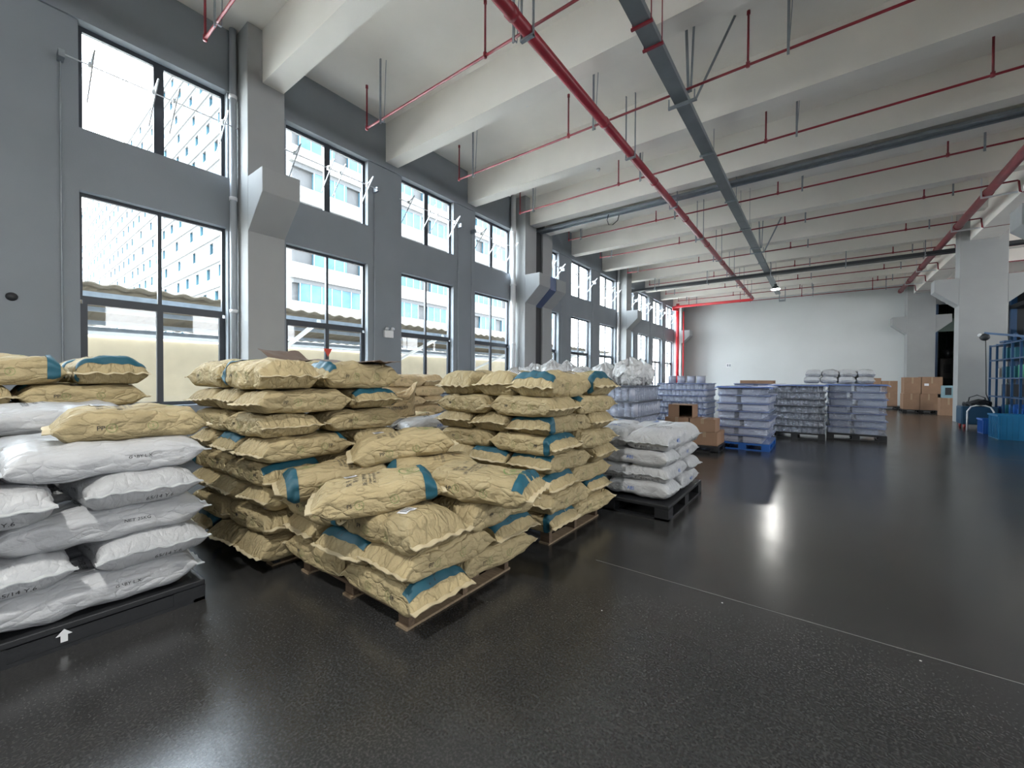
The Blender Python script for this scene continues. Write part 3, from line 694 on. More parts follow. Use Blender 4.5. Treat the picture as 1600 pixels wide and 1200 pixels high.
RN = random.Random(5); JIT = .030
def stack(cx, cy, z0, layers, H, L, W, vs, vtop, what, where, group, rot=0, first='A', keep=lambda k, pos, typ: True, sc=1.0, name='kraft_sack', ztop_=1.15):
    """five sacks a layer; A: two lengthwise on the south side and three end-on behind, B: the reverse"""
    cr_, sr_ = math.cos(rot), math.sin(rot)
    for k in range(layers):
        typ = 'A' if (k % 2 == 0) == (first == 'A') else 'B'
        TX = 3 * W; TY = L + W; X0 = -TX / 2; Y0 = -TY / 2; ps = []
        if typ == 'A':
            for i in range(2): ps.append((X0 + TX * (.25 + .5 * i), Y0 + W / 2, 0, ('front left', 'front right')[i] + ' lying crosswise'))
            for i in range(3): ps.append((X0 + W * (.5 + i), Y0 + W + L / 2, PI / 2, ('back left', 'back centre', 'back right')[i] + ' lying lengthwise'))
        else:
            for i in range(3): ps.append((X0 + W * (.5 + i), Y0 + L / 2, PI / 2, ('front left', 'front centre', 'front right')[i] + ' end-on'))
            for i in range(2): ps.append((X0 + TX * (.25 + .5 * i), Y0 + L + W / 2, 0, ('back left', 'back right')[i] + ' lying crosswise'))
        for (px, py, a, pos) in ps:
            if not keep(k, pos, typ): continue
            j = JIT; px += RN.uniform(-j, j); py += RN.uniform(-j, j); aa = a + RN.uniform(-.07, .07) + (PI if RN.random() < .5 else 0)
            if a == 0: aa = RN.uniform(-.03, .03) + (0 if 'left' in pos else PI)
            v = RN.choice(vtop if k == layers - 1 else vs)
            lsc = (TX / 2 / L if a == 0 else 1) * .985
            sack(v, (cx + px * cr_ - py * sr_, cy + px * sr_ + py * cr_, z0 + k * H + .001), aa + rot,
                 '%s in %s layer up of %s, %s' % (what, ORD[k + 1], where, pos), group, sc=(lsc * sc, .985 * sc, 1.0 if k < layers - 1 else ztop_), name=name)
def hidden(top):   # leave out the back sacks nothing in view shows
    return lambda k, pos, typ: k >= top or not (pos.startswith('back') and ('left' in pos or 'centre' in pos))

def wood_pallet(x0, x1, y0, y1, h, label, m=wood_m, rot=0, group='wooden pallets under the sack stacks'):
    cx, cyy = (x0 + x1) / 2, (y0 + y1) / 2; a, b = (x1 - x0) / 2 - .12, (y1 - y0) / 2 - .12
    o = empty('wooden_pallet', (cx, cyy, 0), rot, label, 'pallet', group)
    n = 6
    for i in range(n):
        y = -b + .05 + (2 * b - .1) * i / (n - 1); MB().box(-a, a, y - .045, y + .045, h - .018, h).build('deck_board', m, o)
    for x in (-a + .05, 0, a - .05):
        MB().box(x - .05, x + .05, -b, b, 0, .014).build('bottom_board', palew_m, o)
        for y in (-b + .04, 0, b - .04): MB().box(x - .045, x + .045, y - .022, y + .022, .014, h - .018).build('block', m, o)
    return o
def plastic_pallet(x0, x1, y0, y1, h, label, m=blackpl, name='plastic_pallet', solid=False):
    cx, cyy = (x0 + x1) / 2, (y0 + y1) / 2; a, b = (x1 - x0) / 2, (y1 - y0) / 2
    o = empty(name, (cx, cyy, 0), 0, label, 'pallet')
    MB().box(-a, a, -b, b, h - .035, h).build('deck', m, o, bevel=.006)
    k = MB()
    for x in (-a + .07, 0, a - .07):
        k.box(x - .07, x + .07, -b, b, 0, .02)
        for y in (-b + .08, 0, b - .08): k.box(x - .07, x + .07, y - .08, y + .08, .02, h - .035)
    for y in (-b + .03, b - .03): k.box(-a, a, y - .03, y + .03, 0, .02)
    if solid: k.box(-a + .005, a - .005, -b + .005, b - .005, .0, h - .04)
    k.build('base', m, o); return o
# --- P1 low stack in front
wood_pallet(-3.16, -1.72, 1.36, 2.56, .10, 'wooden pallet under the low kraft sack stack in front')
stack(-2.45, 2.00, .10, 3, .158, .74, .485, KR, KF, 'tan kraft sack', 'the low front stack', 'kraft paper sacks on the low front stack', ztop_=1.05)
ztop = .10 + 3 * .158 + .016
G1 = 'loose kraft sacks heaped on the low front stack'
sack(KF[0], (-2.26, 1.60, ztop + .01), 1.02, 'tan kraft sack lying askew atop the low front stack, seam towards the white sacks', G1, ry=-.09)
sack(KF[3], (-2.86, 1.66, ztop + .0), 1.20, 'tan kraft sack with white label heaped at left of the low front stack', G1, ry=-.06)
sack(KF[2], (-1.84, 2.14, ztop + .02), .30, 'tan kraft sack heaped at the right back of the low front stack', G1, ry=.05)
sack(KF[1], (-2.44, 2.20, ztop + .02), .95, 'tan kraft sack with large blue band heaped between the askew ones', G1, ry=-.02)
sack(KF[4], (-2.66, 2.10, ztop + .20), 1.05, 'tan kraft sack topmost of the heap beside the tall middle stack', G1, ry=-.12)
# --- P2 tall stack in the middle
wood_pallet(-4.62, -3.16, 1.26, 2.44, .06, 'low dark pallet under the tall middle sack stack', blackpl)
stack(-3.90, 1.86, .06, 8, .181, .75, .50, KR, KF, 'tan kraft sack', 'the tall middle stack', 'kraft paper sacks on the tall middle stack', keep=hidden(6), sc=1.0, first='B', rot=0.03)
zp2 = .06 + 8 * .181
for (x, y, sx, sy, rz, t_, lab) in ((-4.35, 2.1, .55, .5, .3, .16, 'crumpled brown cardboard sheet lying on the left rear of the tall middle stack'), (-3.65, 2.25, 1.0, .35, .1, .05, 'flat cardboard sheet lying on the right rear of the tall middle stack')):
    n = 10; v = []; f = []
    for i in range(n + 1):
        for k in range(n + 1):
            a = i / n - .5; b = k / n - .5; v.append((a * sx, b * sy, t_ * abs(a * 2) * (1 if a < 0 else .25) + .02 * noise.noise(Vector((a * 5, b * 5, x)))))
    for i in range(n):
        for k in range(n): q = i * (n + 1) + k; f.append((q, q + 1, q + n + 2, q + n + 1))
    o = bpy.data.objects.new('cardboard_sheet', mk(v, f, 'cardboard_sheet', mat('grey_cardboard', (.16, .115, .09), .8), False)); COL.objects.link(o); o.location = (x, y, zp2 + .045); o.rotation_euler = (0, 0, rz)
    o.modifiers.new('s', 'SOLIDIFY').thickness = .006; tag(o, lab, 'cardboard')
# --- P3 tall stack to its right
wood_pallet(-3.06, -1.72, 2.86, 4.08, .12, 'wooden pallet under the tall kraft stack nearest the aisle')
stack(-2.40, 3.46, .12, 8, .162, .73, .455, KR, KF, 'tan kraft sack', 'the tall aisle stack', 'kraft paper sacks on the tall aisle stack', keep=hidden(6), first='A', rot=-.03)
# --- P5 stack behind the white sacks
wood_pallet(-6.2, -4.75, -.25, .98, .12, 'wooden pallet under the kraft stack by the left wall')
stack(-5.46, .36, .12, 8, .176, .76, .49, KR, KF, 'tan kraft sack', 'the left wall stack', 'kraft paper sacks by the left wall', keep=hidden(5), first='A')
# --- P4 stack by the windows
wood_pallet(-6.9, -5.4, 4.0, 5.25, .12, 'wooden pallet under the pale kraft stack near the windows')
stack(-6.13, 4.62, .12, 8, .165, .75, .48, KP, KP, 'pale kraft sack', 'the window-side stack', 'pale kraft sacks near the windows', keep=hidden(6), first='A')
# --- P6 loose goods between
wood_pallet(-5.0, -3.7, 2.75, 3.95, .12, 'wooden pallet hidden among loose sacks behind the middle stack')
stack(-4.35, 3.35, .12, 4, .160, .72, .45, KP, KP, 'pale kraft sack', 'the low rear stack', 'pale kraft sacks on the low rear stack', keep=lambda k, p, t: True)
zt = .12 + 4 * .16 + .004
sack(WC[0], (-4.5, 3.1, zt), .4, 'white sack lying left on the low rear stack beneath the torn bag', 'white sacks on the low rear stack', name='white_sack')
sack(WC[1], (-3.85, 3.45, zt), 1.2, 'white sack slumped at right on the low rear stack', 'white sacks on the low rear stack', ry=-.10, name='white_sack')
sack(KP[0], (-4.65, 3.8, zt), .1, 'pale kraft sack behind the torn open bag', None)
# torn open bag standing on the heap
v = []; f = []; nS, nH = 28, 12
for k in range(nH + 1):
    t = k / nH
    for i in range(nS):
        a = 2 * PI * i / nS; rx = .27 - .03 * t; ry = .10 + .07 * t
        p = Vector((rx * sgp(math.cos(a), .75), ry * sgp(math.sin(a), .8), .34 * t * (1 + .22 * math.sin(a * 2 + .6) * t)))
        nn = noise.noise_vector(p * 6) * .025; v.append(tuple(p + nn + Vector((.10 * t * t, -.02 * t, 0))))
for k in range(nH):
    for i in range(nS): f.append((k * nS + i, k * nS + (i + 1) % nS, (k + 1) * nS + (i + 1) % nS, (k + 1) * nS + i))
f.append(tuple(range(nS))[::-1])
me = mk(v, f, 'open_kraft_bag', kraftl_m); ob = bpy.data.objects.new('open_kraft_bag', me); COL.objects.link(ob); ob.location = (-4.28, 3.25, zt + .165); ob.rotation_euler = (.12, -.1, .55)
so = ob.modifiers.new('s', 'SOLIDIFY'); so.thickness = .004
tag(ob, 'empty kraft bag standing torn open between the tall stacks', 'bag')
bv = BVHTree.FromPolygons(v, f); 
tl = lay(bv, *join([shift(text_geo('型 号', .05), -.02, .08), shift(text_geo('净 重', .05), -.02, .03), shift(text_geo('浙江新材料股份', .05), 0, -.04)]), ((0.05, -.5, .17), (1, 0, 0), (0, 0, 1), (0, 1, 0)), .004)
c = bpy.data.objects.new('black_lettering', mk(*tl, 'black_lettering', ink_m, False)); COL.objects.link(c); c.parent = ob
# --- W1 white sacks at left
plastic_pallet(-4.55, -3.14, -.85, .92, .13, 'black pallet under the white sacks at left, arrow on its side', solid=True)
ar = MB().prism([(-.013, -.035), (.013, -.035), (.013, .0), (.030, .0), (0, .032), (-.030, .0), (-.013, .0)], 0, .002, 'x').build('arrow_sticker', white_pl, None, loc=(-3.135, .305, .075))
tag(ar, 'white arrow sticker pointing up on the black pallet side', 'sticker')
GW = 'white woven sacks on the left pallet'
def wrow(k, items):
    for (x, y, a, vi, d, lab) in items:
        sack(WA[vi], (x, y, .131 + k * .176 + d), a, lab, GW, name='white_sack')
wrow(0, [(-3.41, .46, PI / 2, 0, 0, 'white sack lying lengthwise at the base of the left pallet, right end'), (-3.41, -.46, PI / 2, 2, 0, 'white sack with striped emblem at the base of the left pallet'), (-3.98, .46, PI / 2, 1, 0, 'white sack at the back of the bottom layer of the left pallet'), (-3.98, -.46, PI / 2, 3, 0, 'white sack behind the striped emblem sack, bottom layer')])
wrow(1, [(-3.56, .66, .05, 4, 0, 'white sack end-on above the base sack, handwritten marking on its end'), (-3.56, .09, .0, 1, 0, 'white sack end-on in the second layer, left of the marked one'), (-3.56, -.48, 0, 5, 0, 'white sack end-on in the second layer at far left'), (-4.28, .30, PI / 2, 0, 0, 'white sack hidden behind the second layer of the left pallet')])
wrow(2, [(-3.43, .50, PI / 2 + .03, 3, 0, 'white crumpled sack lying lengthwise in the third layer, right end'), (-3.43, -.44, PI / 2, 0, 0, 'white sack lying lengthwise in the third layer, left end'), (-4.0, .44, PI / 2, 2, 0, 'white sack at the back of the third layer, right'), (-4.0, -.44, PI / 2, 4, 0, 'white sack at the back of the third layer, left')])
wrow(3, [(-3.57, .62, .06, 1, 0, 'white sack end-on with a folded seam in the fourth layer, right end'), (-3.52, .04, -.05, 5, .0, 'white sack end-on bulging out in the fourth layer, middle'), (-3.56, -.54, 0, 3, 0, 'white sack end-on in the fourth layer at far left'), (-4.3, .2, PI / 2, 2, 0, 'white sack at the back of the fourth layer')])
wrow(4, [(-3.50, .52, PI / 2 + .06, 0, .004, 'white shiny sack lying lengthwise under the single kraft sack'), (-3.56, -.30, PI / 2 - .25, 5, .004, 'white sack with blue striped emblem and red bar in the fifth layer, far left'), (-4.12, .50, PI / 2, 2, 0, 'white sack with blue and red print behind the single kraft sack')])
sack(WF[0], (-4.14, -.42, .131 + 5 * .176), PI / 2 - .1, 'white sack laid on top of the left pallet in front of the kraft stack', GW, ry=0, name='white_sack')
sack(WF[1], (-4.55, .35, .131 + 5 * .176), PI / 2 + .1, 'white plain shiny sack topmost at the rear of the left pallet', GW, name='white_sack')
sack(KF[4], (-3.60, .66, .131 + 5 * .176 + .012), PI / 2 - .06, 'single tan kraft sack lying on top of the white sacks', None, sc=(.95, .95, 1.0))
# --- W2 white sacks by the aisle
plastic_pallet(-2.48, -1.20, 4.20, 5.60, .155, 'black plastic pallet under the white sacks by the aisle')
stack(-1.90, 4.88, .162, 4, .168, .72, .46, WC, WC, 'white sack', 'the aisle white stack', 'white sacks with blue lettering by the aisle', name='white_sack', first='A', keep=lambda k, p, t: True)

# ================================================================== WRAPPED LOADS
def film_shell(x0, x1, y0, y1, z0, z1, seed, pitch):
    v = []; f = []; n = 88; nz = 46; per = []
    w_, d_ = x1 - x0, y1 - y0; cx, cyy = (x0 + x1) / 2, (y0 + y1) / 2
    for k in range(nz + 1):
        z = z0 + (z1 - z0) * k / nz
        ph = ((z - z0) % pitch) / pitch
        inn = .035 * math.sin(PI * ph)
        for i in range(n):
            a = 2 * PI * i / n
            x = (w_ / 2 - inn) * sgp(math.cos(a), .22); y = (d_ / 2 - inn) * sgp(math.sin(a), .22)
            q = noise.noise(Vector((x * 5, y * 5, z * 9 + seed))) * .018
            r = 1 + q / max(.3, math.hypot(x, y)); v.append((x * r, y * r, z - z0))
    for k in range(nz):
        for i in range(n): f.append((k * n + i, k * n + (i + 1) % n, (k + 1) * n + (i + 1) % n, (k + 1) * n + i))
    return mk(v, f, 'stretch_film', film_m), (cx, cyy, z0)
tubw = mat('white_tub', (.36, .38, .46), .4, var=.05); traybl = mat('blue_grey_sheet', (.13, .17, .33), .4); traydk = mat('dark_sheet', (.05, .055, .07), .5)
def wrapped(x0, x1, y0, y1, h0, layers, pitch, lab, pm, sheet, mode, seed, where, group, body=None, top=False):
    w_, d_ = x1 - x0, y1 - y0; cx, cyy = (x0 + x1) / 2, (y0 + y1) / 2
    root = empty('wrapped_pallet_load', (cx, cyy, 0), 0, where, 'wrapped goods', group)
    pl = MB().box(-w_ / 2, w_ / 2, -d_ / 2, d_ / 2, h0 - .035, h0).build('pallet', pm, root)
    kk = MB(); kk.box(-w_ / 2, w_ / 2, -d_ / 2, -d_ / 2 + .06, 0, .02)
    for x in (-w_ / 2 + .07, 0, w_ / 2 - .07):
        kk.box(x - .07, x + .07, -d_ / 2 + .06, d_ / 2, 0, .02)
        for y in (-d_ / 2 + .08, 0, d_ / 2 - .08): kk.box(x - .07, x + .07, y - .08, y + .08, .02, h0 - .035)
    kk.build('pallet_feet', pm, pl)
    for k in range(layers):
        z = h0 + k * pitch + .002; jx = .022 * math.sin(k * 2.3 + seed); jy = .018 * math.cos(k * 1.7 + seed)
        dv = MB().box(-w_ / 2, w_ / 2, -d_ / 2, d_ / 2, pitch - .022, pitch - .004); dv.v = [(a_ + jx, b_ + jy, c_ + z) for a_, b_, c_ in dv.v]
        o = dv.build('divider_sheet', sheet, root)
        b = body or tubw; hh = pitch - .024; ins = .03
        def put(mb, nm, sm=False):
            mb.v = [(a_ + jx, b_ + jy, c_ + z) for a_, b_, c_ in mb.v]; return mb.build(nm, b, o, sm, bevel=0 if sm else .02)
        if mode == 'box':
            sx = [(-w_ / 2 + ins, -w_ / 2 + w_ * (.36 if k % 2 else .42)), (-w_ / 2 + w_ * (.50 if k % 2 == 0 else .44), w_ / 2 - ins - (.0 if k % 3 else .1))]
            for a, c in sx:
                for (p, q) in ((-d_ / 2 + ins, -.03), (.03, d_ / 2 - ins)): put(MB().box(a, c, p, q, .001, hh), 'wrapped_bundle')
        else:
            nx = int(w_ / .105); ny = int(d_ / .105)
            for side in ('s', 'e', 't'):
                m = MB()
                for i in range(nx):
                    for jj in range(ny):
                        es = jj == 0; ee = i == nx - 1
                        if (side == 's' and es) or (side == 'e' and ee and not es):
                            px = -w_ / 2 + ins + .052 + i * (w_ - 2 * ins - .1) / (nx - 1); py = -d_ / 2 + ins + .052 + jj * (d_ - 2 * ins - .1) / (ny - 1)
                            m.tube([(px, py, .001), (px, py, hh)], .050, 10)
                if side == 't': m.box(-w_ / 2 + .16, w_ / 2 - .16, -d_ / 2 + .16, d_ / 2 - .08, .001, hh)
                if m.v: put(m, 'tub_row', side != 't')
    me, lc = film_shell(x0 - .02, x1 + .02, y0 - .02, y1 + .02, h0 + .01, h0 + layers * pitch + .01, seed, pitch)
    fo = bpy.data.objects.new('stretch_film', me); COL.objects.link(fo); fo.parent = root; fo.location = (0, 0, h0 + .01)
    if top:
        n = 18; v = []; f = []
        for i in range(n + 1):
            for q in range(n + 1):
                x = (w_ + .1) * (i / n - .5); y = (d_ + .1) * (q / n - .5); ed = max(0, abs(2 * i / n - 1) - .9) + max(0, abs(2 * q / n - 1) - .9)
                v.append((x, y, h0 + layers * pitch + .012 + .010 * noise.noise(Vector((x * 4, y * 4, seed))) - .25 * ed))
        for i in range(n):
            for q in range(n): a = i * (n + 1) + q; f.append((a, a + 1, a + n + 2, a + n + 1))
        o = bpy.data.objects.new('top_sheet', mk(v, f, 'top_sheet', mat('blue_sheet', (.13, .19, .42), .25))); COL.objects.link(o); o.parent = root; o.modifiers.new('s', 'SOLIDIFY').thickness = .003
    return h0 + layers * pitch
gC = 'film-wrapped pallet loads'
zA = wrapped(-3.45, -2.2, 6.0, 7.2, .14, 5, .236, '', blackpl, traydk, 'tub', 1, 'film-wrapped load of pale tubs behind the white sacks by the aisle', gC)
zA2 = wrapped(-4.95, -3.65, 6.1, 7.35, .14, 5, .236, '', blackpl, traydk, 'box', 7, 'film-wrapped load with knotted white bags, nearer the windows than its neighbour', gC)
zB = wrapped(-3.85, -2.45, 12.0, 13.2, .14, 7, .168, '', blackpl, traybl, 'tub', 2, 'film-wrapped load of tubs behind the brown cartons, round white tubs on top', gC)
zC = wrapped(-1.75, -.80, 9.5, 10.9, .14, 7, .162, '', bluepl, traybl, 'box', 3, 'film-wrapped load of white bundles standing on the blue pallet', gC, top=True)
zD = wrapped(-1.12, .09, 12.2, 13.5, .14, 7, .165, '', blackpl, traydk, 'tub', 4, 'dark film-wrapped load between the blue-pallet load and the aisle-end load', gC, body=mat('dark_tub', (.10, .11, .13), .4), top=True)
zE = wrapped(.12, 1.22, 12.68, 13.8, .14, 7, .168, '', blackpl, traybl, 'box', 5, 'film-wrapped load at the aisle end with small white bags on top', gC, body=mat('dusky_tub', (.22, .25, .32), .4), top=True)
zG = wrapped(-6.6, -5.2, 9.0, 10.4, .14, 7, .17, '', blackpl, traydk, 'box', 9, 'film-wrapped load below the twin wall columns', gC)
zF = wrapped(-2.2, -.9, 14.4, 15.6, .14, 7, .166, '', blackpl, traybl, 'box', 6, 'farthest film-wrapped load, a flat carton on its top', gC)
zH = wrapped(-5.6, -4.3, 12.2, 13.4, .14, 7, .17, '', blackpl, traybl, 'tub', 8, 'film-wrapped load directly left of the one with round tubs', gC)
# knotted white bags on the tops
bagm = mat_sack('white_film_bag', (.66, .67, .68), .28, .5, .9, weave=True, coat=.3)
def knot_bag(x, y, z, r, h, seed, lab, group):
    v = []; f = []; n = 72; kz = 36; rr = random.Random(seed)
    for k in range(kz + 1):
        t = k / kz; a0 = math.sin(PI * min(1, t * .9 + .12)) ** .5
        for i in range(n):
            a = 2 * PI * i / n
            rad = r * (a0 if t < .75 else a0 * (1 - (t - .75) * 3.2) + .10)
            rad *= 1 + .07 * abs(math.sin(a * 6.5 + seed + 3 * t)) * (.3 + t) + .09 * noise.noise(Vector((math.cos(a) * 6, math.sin(a) * 6, t * 8 + seed))) + .14 * noise.noise(Vector((math.cos(a) * 2, math.sin(a) * 2, t * 3 + seed)))
            rad = max(rad, .012)
            zz = h * t * (1 + .12 * noise.noise(Vector((math.cos(a) * 1.5, math.sin(a) * 1.5, seed)))) + (.07 * noise.noise(Vector((math.cos(a) * 4, math.sin(a) * 4 + t * 5, seed))))
            v.append((rad * sgp(math.cos(a), .8) * 1.05, rad * sgp(math.sin(a), .8), max(zz, 0)))
    for k in range(kz):
        for i in range(n): f.append((k * n + i, k * n + (i + 1) % n, (k + 1) * n + (i + 1) % n, (k + 1) * n + i))
    f.append(tuple(range(n))[::-1]); f.append(tuple(kz * n + i for i in range(n)))
    o = bpy.data.objects.new('white_bag', mk(v, f, 'white_bag', bagm)); COL.objects.link(o); o.location = (x, y, z + .001); o.rotation_euler = (0, 0, rr.uniform(0, 6)); tag(o, lab, 'bag', group)
gB = 'knotted white film bags on the wrapped stacks'
i = 0
PN2 = ['front left', 'front middle', 'front right', 'back left', 'back middle', 'back right']
for (cx, cyy, z, wh) in ((-2.83, 6.6, zA, 'the wrapped stack behind the white sacks'), (-4.3, 6.72, zA2, 'the wrapped stack nearer the windows'), (-5.9, 9.7, zG, 'the wrapped stack by the twin columns'), (-4.95, 12.8, zH, 'the stack left of the tub stack')):
    for q, (dx, dy) in enumerate(((-.38, -.3), (.02, -.34), (.40, -.3), (-.36, .28), (.02, .26), (.38, .28))):
        knot_bag(cx + dx, cyy + dy, z, .21 if q % 2 else .225, .30 + .06 * (q % 3), i + 1, 'knotted white bag on %s, %s' % (wh, PN2[q]), gB); i += 1
knot_bag(-3.0, 8.55, 1.42 - .28, .2, .24, 77, 'small white bag on top of the left carton column', None)
# flat pillow bags on the aisle-end stack
for k in range(2):
    for q in range(4):
        x = .0 + q * .34 if k == 0 else .03 + q * .335
        sack(WC[q], (-.22 + x + .02, 13.3, zE + .02 + k * .16), PI / 2 + .05 * q, 'small white bag in %s row on the aisle-end wrapped stack, %s' % (('lower', 'upper')[k], ('first from left', 'second from left', 'third from left', 'at right')[q]), 'small white bags on the aisle-end stack', sc=(.8, .70, 1.0), name='white_sack')
# round tubs on the tub stack
for q in range(4):
    o = empty('white_tub', (-3.45 + q * .26, 12.3, zB + .002), 0, 'round white tub on the wrapped tub stack, %s' % ('first from left', 'second from left', 'third from left', 'rightmost')[q], 'tub', 'white tubs on the tub stack')
    MB().tube([(0, 0, 0), (0, 0, .20)], .11, 24).build('body', tubw, o, True); MB().tube([(0, 0, .19), (0, 0, .205)], .118, 24).tube([(0, 0, .09), (0, 0, .10)], .115, 24).build('rim', mat('tub_rim', (.35, .37, .42), .4), o, True)

# ================================================================== CARTONS
def carton(x, y, z, sx, sy, sz, label, group=None, rz=0, m=card_m, open_side=False):
    o = empty('cardboard_carton', (x, y, z), rz, label, 'carton', group)
    a, b = sx / 2, sy / 2
    if open_side:
        k = MB().box(-a, a, -b, b, sz - .008, sz).box(-a, a, -b, b, 0, .008).box(-a, -a + .008, -b, b, .008, sz - .008).box(a - .008, a, -b, b, .008, sz - .008).box(-a + .008, a - .008, b - .008, b, .008, sz - .008)
        k.box(-a + .008, -a + sx * .45, -b, -b + .008, .008, sz - .008)
        k.build('body', m, o)
        MB().box(-a + .01, a - .01, b - .02, b - .009, .01, sz - .01).build('inside', mat('dark_inside', (.02, .015, .012), .9), o)
    else:
        MB().box(-a, a, -b, b, 0, sz).build('body', m, o, bevel=.006)
        MB().box(-.03, .03, -b - .0015, b + .0015, sz * .62, sz + .0015).build('packing_tape', tape_m, o)
    return o
dp = plastic_pallet(-2.95, -1.58, 8.75, 9.9, .12, 'dark pallet under the brown cartons')
gX = 'brown cartons stacked on the dark pallet'
for (x, y, k, lab, op) in ((-1.84, 9.02, 0, 'brown carton at the right front corner, bottom row', 0), (-2.32, 9.02, 0, 'brown carton second from the right, bottom row', 0), (-2.80, 9.02, 0, 'brown carton at left end, bottom row', 0), (-1.84, 9.5, 0, 'brown carton behind the corner, bottom row', 0),
                       (-1.88, 9.02, 1, 'brown carton at right end, middle row', 0), (-2.37, 9.02, 1, 'brown carton in the centre, middle row', 0), (-2.3, 9.02, 2, 'brown carton with open black side, topmost in the centre', 1)):
    carton(x, y, .122 + k * .262, .47, .45, .258, lab, gX, m=card_m, open_side=bool(op))
plastic_pallet(-3.45, -2.98, 8.3, 8.9, .10, 'small dark pallet under the left carton column')
for k in range(4): carton(-3.22, 8.6, .102 + k * .262, .40, .42, .258, 'brown carton in the left column beside the wrapped stack, %s from the floor' % ORD[k + 1], 'brown cartons in the left column')
# flat cartons on wrapped stacks
carton(-1.6, 15.0, zF + .003, .9, .6, .10, 'flat pale carton lying on the farthest wrapped stack', None, m=card_m)
# far cartons
def dark_pal(x0, x1, y0, y1, lab): return plastic_pallet(x0, x1, y0, y1, .14, lab)
dark_pal(2.9, 4.1, 25.1, 26.2, 'dark pallet under the large cartons near the right column')
gF = 'large brown cartons near the end wall'
for (x, y, z, sx, sz, lab) in ((3.19, 25.6, .143, .53, .70, 'large brown carton at bottom left of the pair by the column'), (3.74, 25.6, .143, .54, .70, 'large brown carton at bottom right of the pair by the column'), (3.22, 25.6, .846, .54, .72, 'large brown carton at upper left of the pair by the column'), (3.83, 25.6, .846, .64, .74, 'large brown carton with white label at upper right of the pair')):
    carton(x, y, z, sx, .9, sz, lab, gF, m=card2_m)
o = MB().box(-.07, .07, -.002, .0, -.05, .05).build('paper_label', label_m, None, loc=(3.66, 25.146, 1.25)); tag(o, 'small white label on the upper right large carton', 'label')
dark_pal(1.7, 3.1, 27.6, 28.8, 'dark pallet under the cartons against the end wall')
for (x, z, sz, lab) in ((2.10, .143, .68, 'brown carton bottom left against the end wall'), (2.72, .143, .66, 'brown carton bottom right against the end wall'), (2.11, .826, .72, 'brown carton upper left against the end wall'), (2.72, .806, .60, 'brown carton upper right against the end wall')):
    carton(x, 28.2, z, .60, .9, sz, lab, gF, m=card2_m)
carton(4.15, 24.3, 0, .48, .5, .72, 'narrow upright carton beside the right column', None, m=card2_m)
o = empty('instrument_box', (4.18, 24.3, .722), 0, 'pale blue instrument case on the narrow carton', 'case')
MB().box(-.19, .19, -.2, .2, 0, .50).build('case', mat('pale_blue', (.22, .36, .42), .5), o, bevel=.01); MB().box(-.13, .05, -.215, -.2, .12, .42).build('screen', dark_m, o)

# ================================================================== RIGHT SIDE: rack, crates, tools
def rack():
    o = empty('blue_shelf_rack', (4.15, 17.4, 0), 0, 'blue steel pigeonhole rack beside the right-hand column', 'rack')
    y0, y1 = -2.6, 1.7; zs_ = [.42, .98, 1.52, 2.06, 2.50]; d_ = .55
    ysx = [y1 - i * .62 for i in range(8)]
    for y in ysx: MB().box(0, .045, y - .022, y + .022, .02, 2.52).box(d_, d_ + .045, y - .022, y + .022, .02, 2.52).build('upright', bluest, o)
    for z in zs_: MB().box(0, d_ + .045, ysx[-1], ysx[0], z - .035, z).build('shelf', bluest, o)
    return ysx, zs_
ysx, zs_ = rack()
RR = random.Random(3); cols = [bluepl, mat('green_bin', (.02, .22, .12), .5), mat('grey_box', (.35, .33, .30), .7), mat('teal_bin', (.01, .12, .16), .5), bluepl, white_pl, dark_m]
cn = ['blue', 'green', 'grey', 'teal', 'bright blue', 'white', 'black']
used = 0
for zi, z in enumerate(zs_[:-1]):
    for yi in range(6):
        if RR.random() < .42 and not (zi == 0): continue
        c = RR.randrange(len(cols)); h = RR.uniform(.22, .36); y = (ysx[yi] + ysx[yi + 1]) / 2
        o = MB().box(-.2, .2, -.2, .2, 0, .015).box(-.2, -.185, -.2, .2, .015, h).box(.185, .2, -.2, .2, .015, h).box(-.185, .185, -.2, -.185, .015, h).box(-.185, .185, .185, .2, .015, h).build('storage_bin', cols[c], None, loc=(4.45, 17.4 + y, z + .001))
        tag(o, '%s storage bin, %s shelf of the blue rack, bay %s from the column' % (cn[c], ORD[zi + 1], ['one', 'two', 'three', 'four', 'five', 'six'][yi]), 'storage bin', 'bins in the blue rack')
def crate(x, y, z, sx, sy, sz, m, lab, rz=0, grp=None, name='plastic_crate'):
    o = empty(name, (x, y, z), rz, lab, 'crate', grp); a, b = sx / 2, sy / 2; t = .015; ta = .03
    k = MB()
    k.box(-a + ta, a - ta, -b + ta, b - ta, 0, t)
    for (xa, xb, ya, yb) in ((-a, -a + t, -b, b), (a - t, a, -b, b), (-a + t, a - t, -b, -b + t), (-a + t, a - t, b - t, b)): k.box(xa, xb, ya, yb, 0, sz)
    k.build('body', m, o, bevel=.004)
    r = MB(); n = 7
    for i in range(n):
        px = -a + .05 + (sx - .1) * i / (n - 1); r.box(px - .008, px + .008, -b - .012, -b, .02, sz - .05)
        py = -b + .05 + (sy - .1) * i / (n - 1); r.box(-a - .012, -a, py - .008, py + .008, .02, sz - .05)
    r.build('rib', m, o)
    MB().box(-a - .02, a + .02, -b - .02, -b, sz - .04, sz).box(-a - .02, a + .02, b, b + .02, sz - .04, sz).box(-a - .02, -a, -b, b, sz - .04, sz).box(a, a + .02, -b, b, sz - .04, sz).build('rim', m, o)
    return o
crate(3.78, 15.45, 0, .66, .75, .60, blue2, 'large teal-blue plastic crate in front of the blue rack')
crate(3.72, 16.7, 0, .46, .5, .40, bluepl, 'bright blue ribbed crate behind the large teal crate')
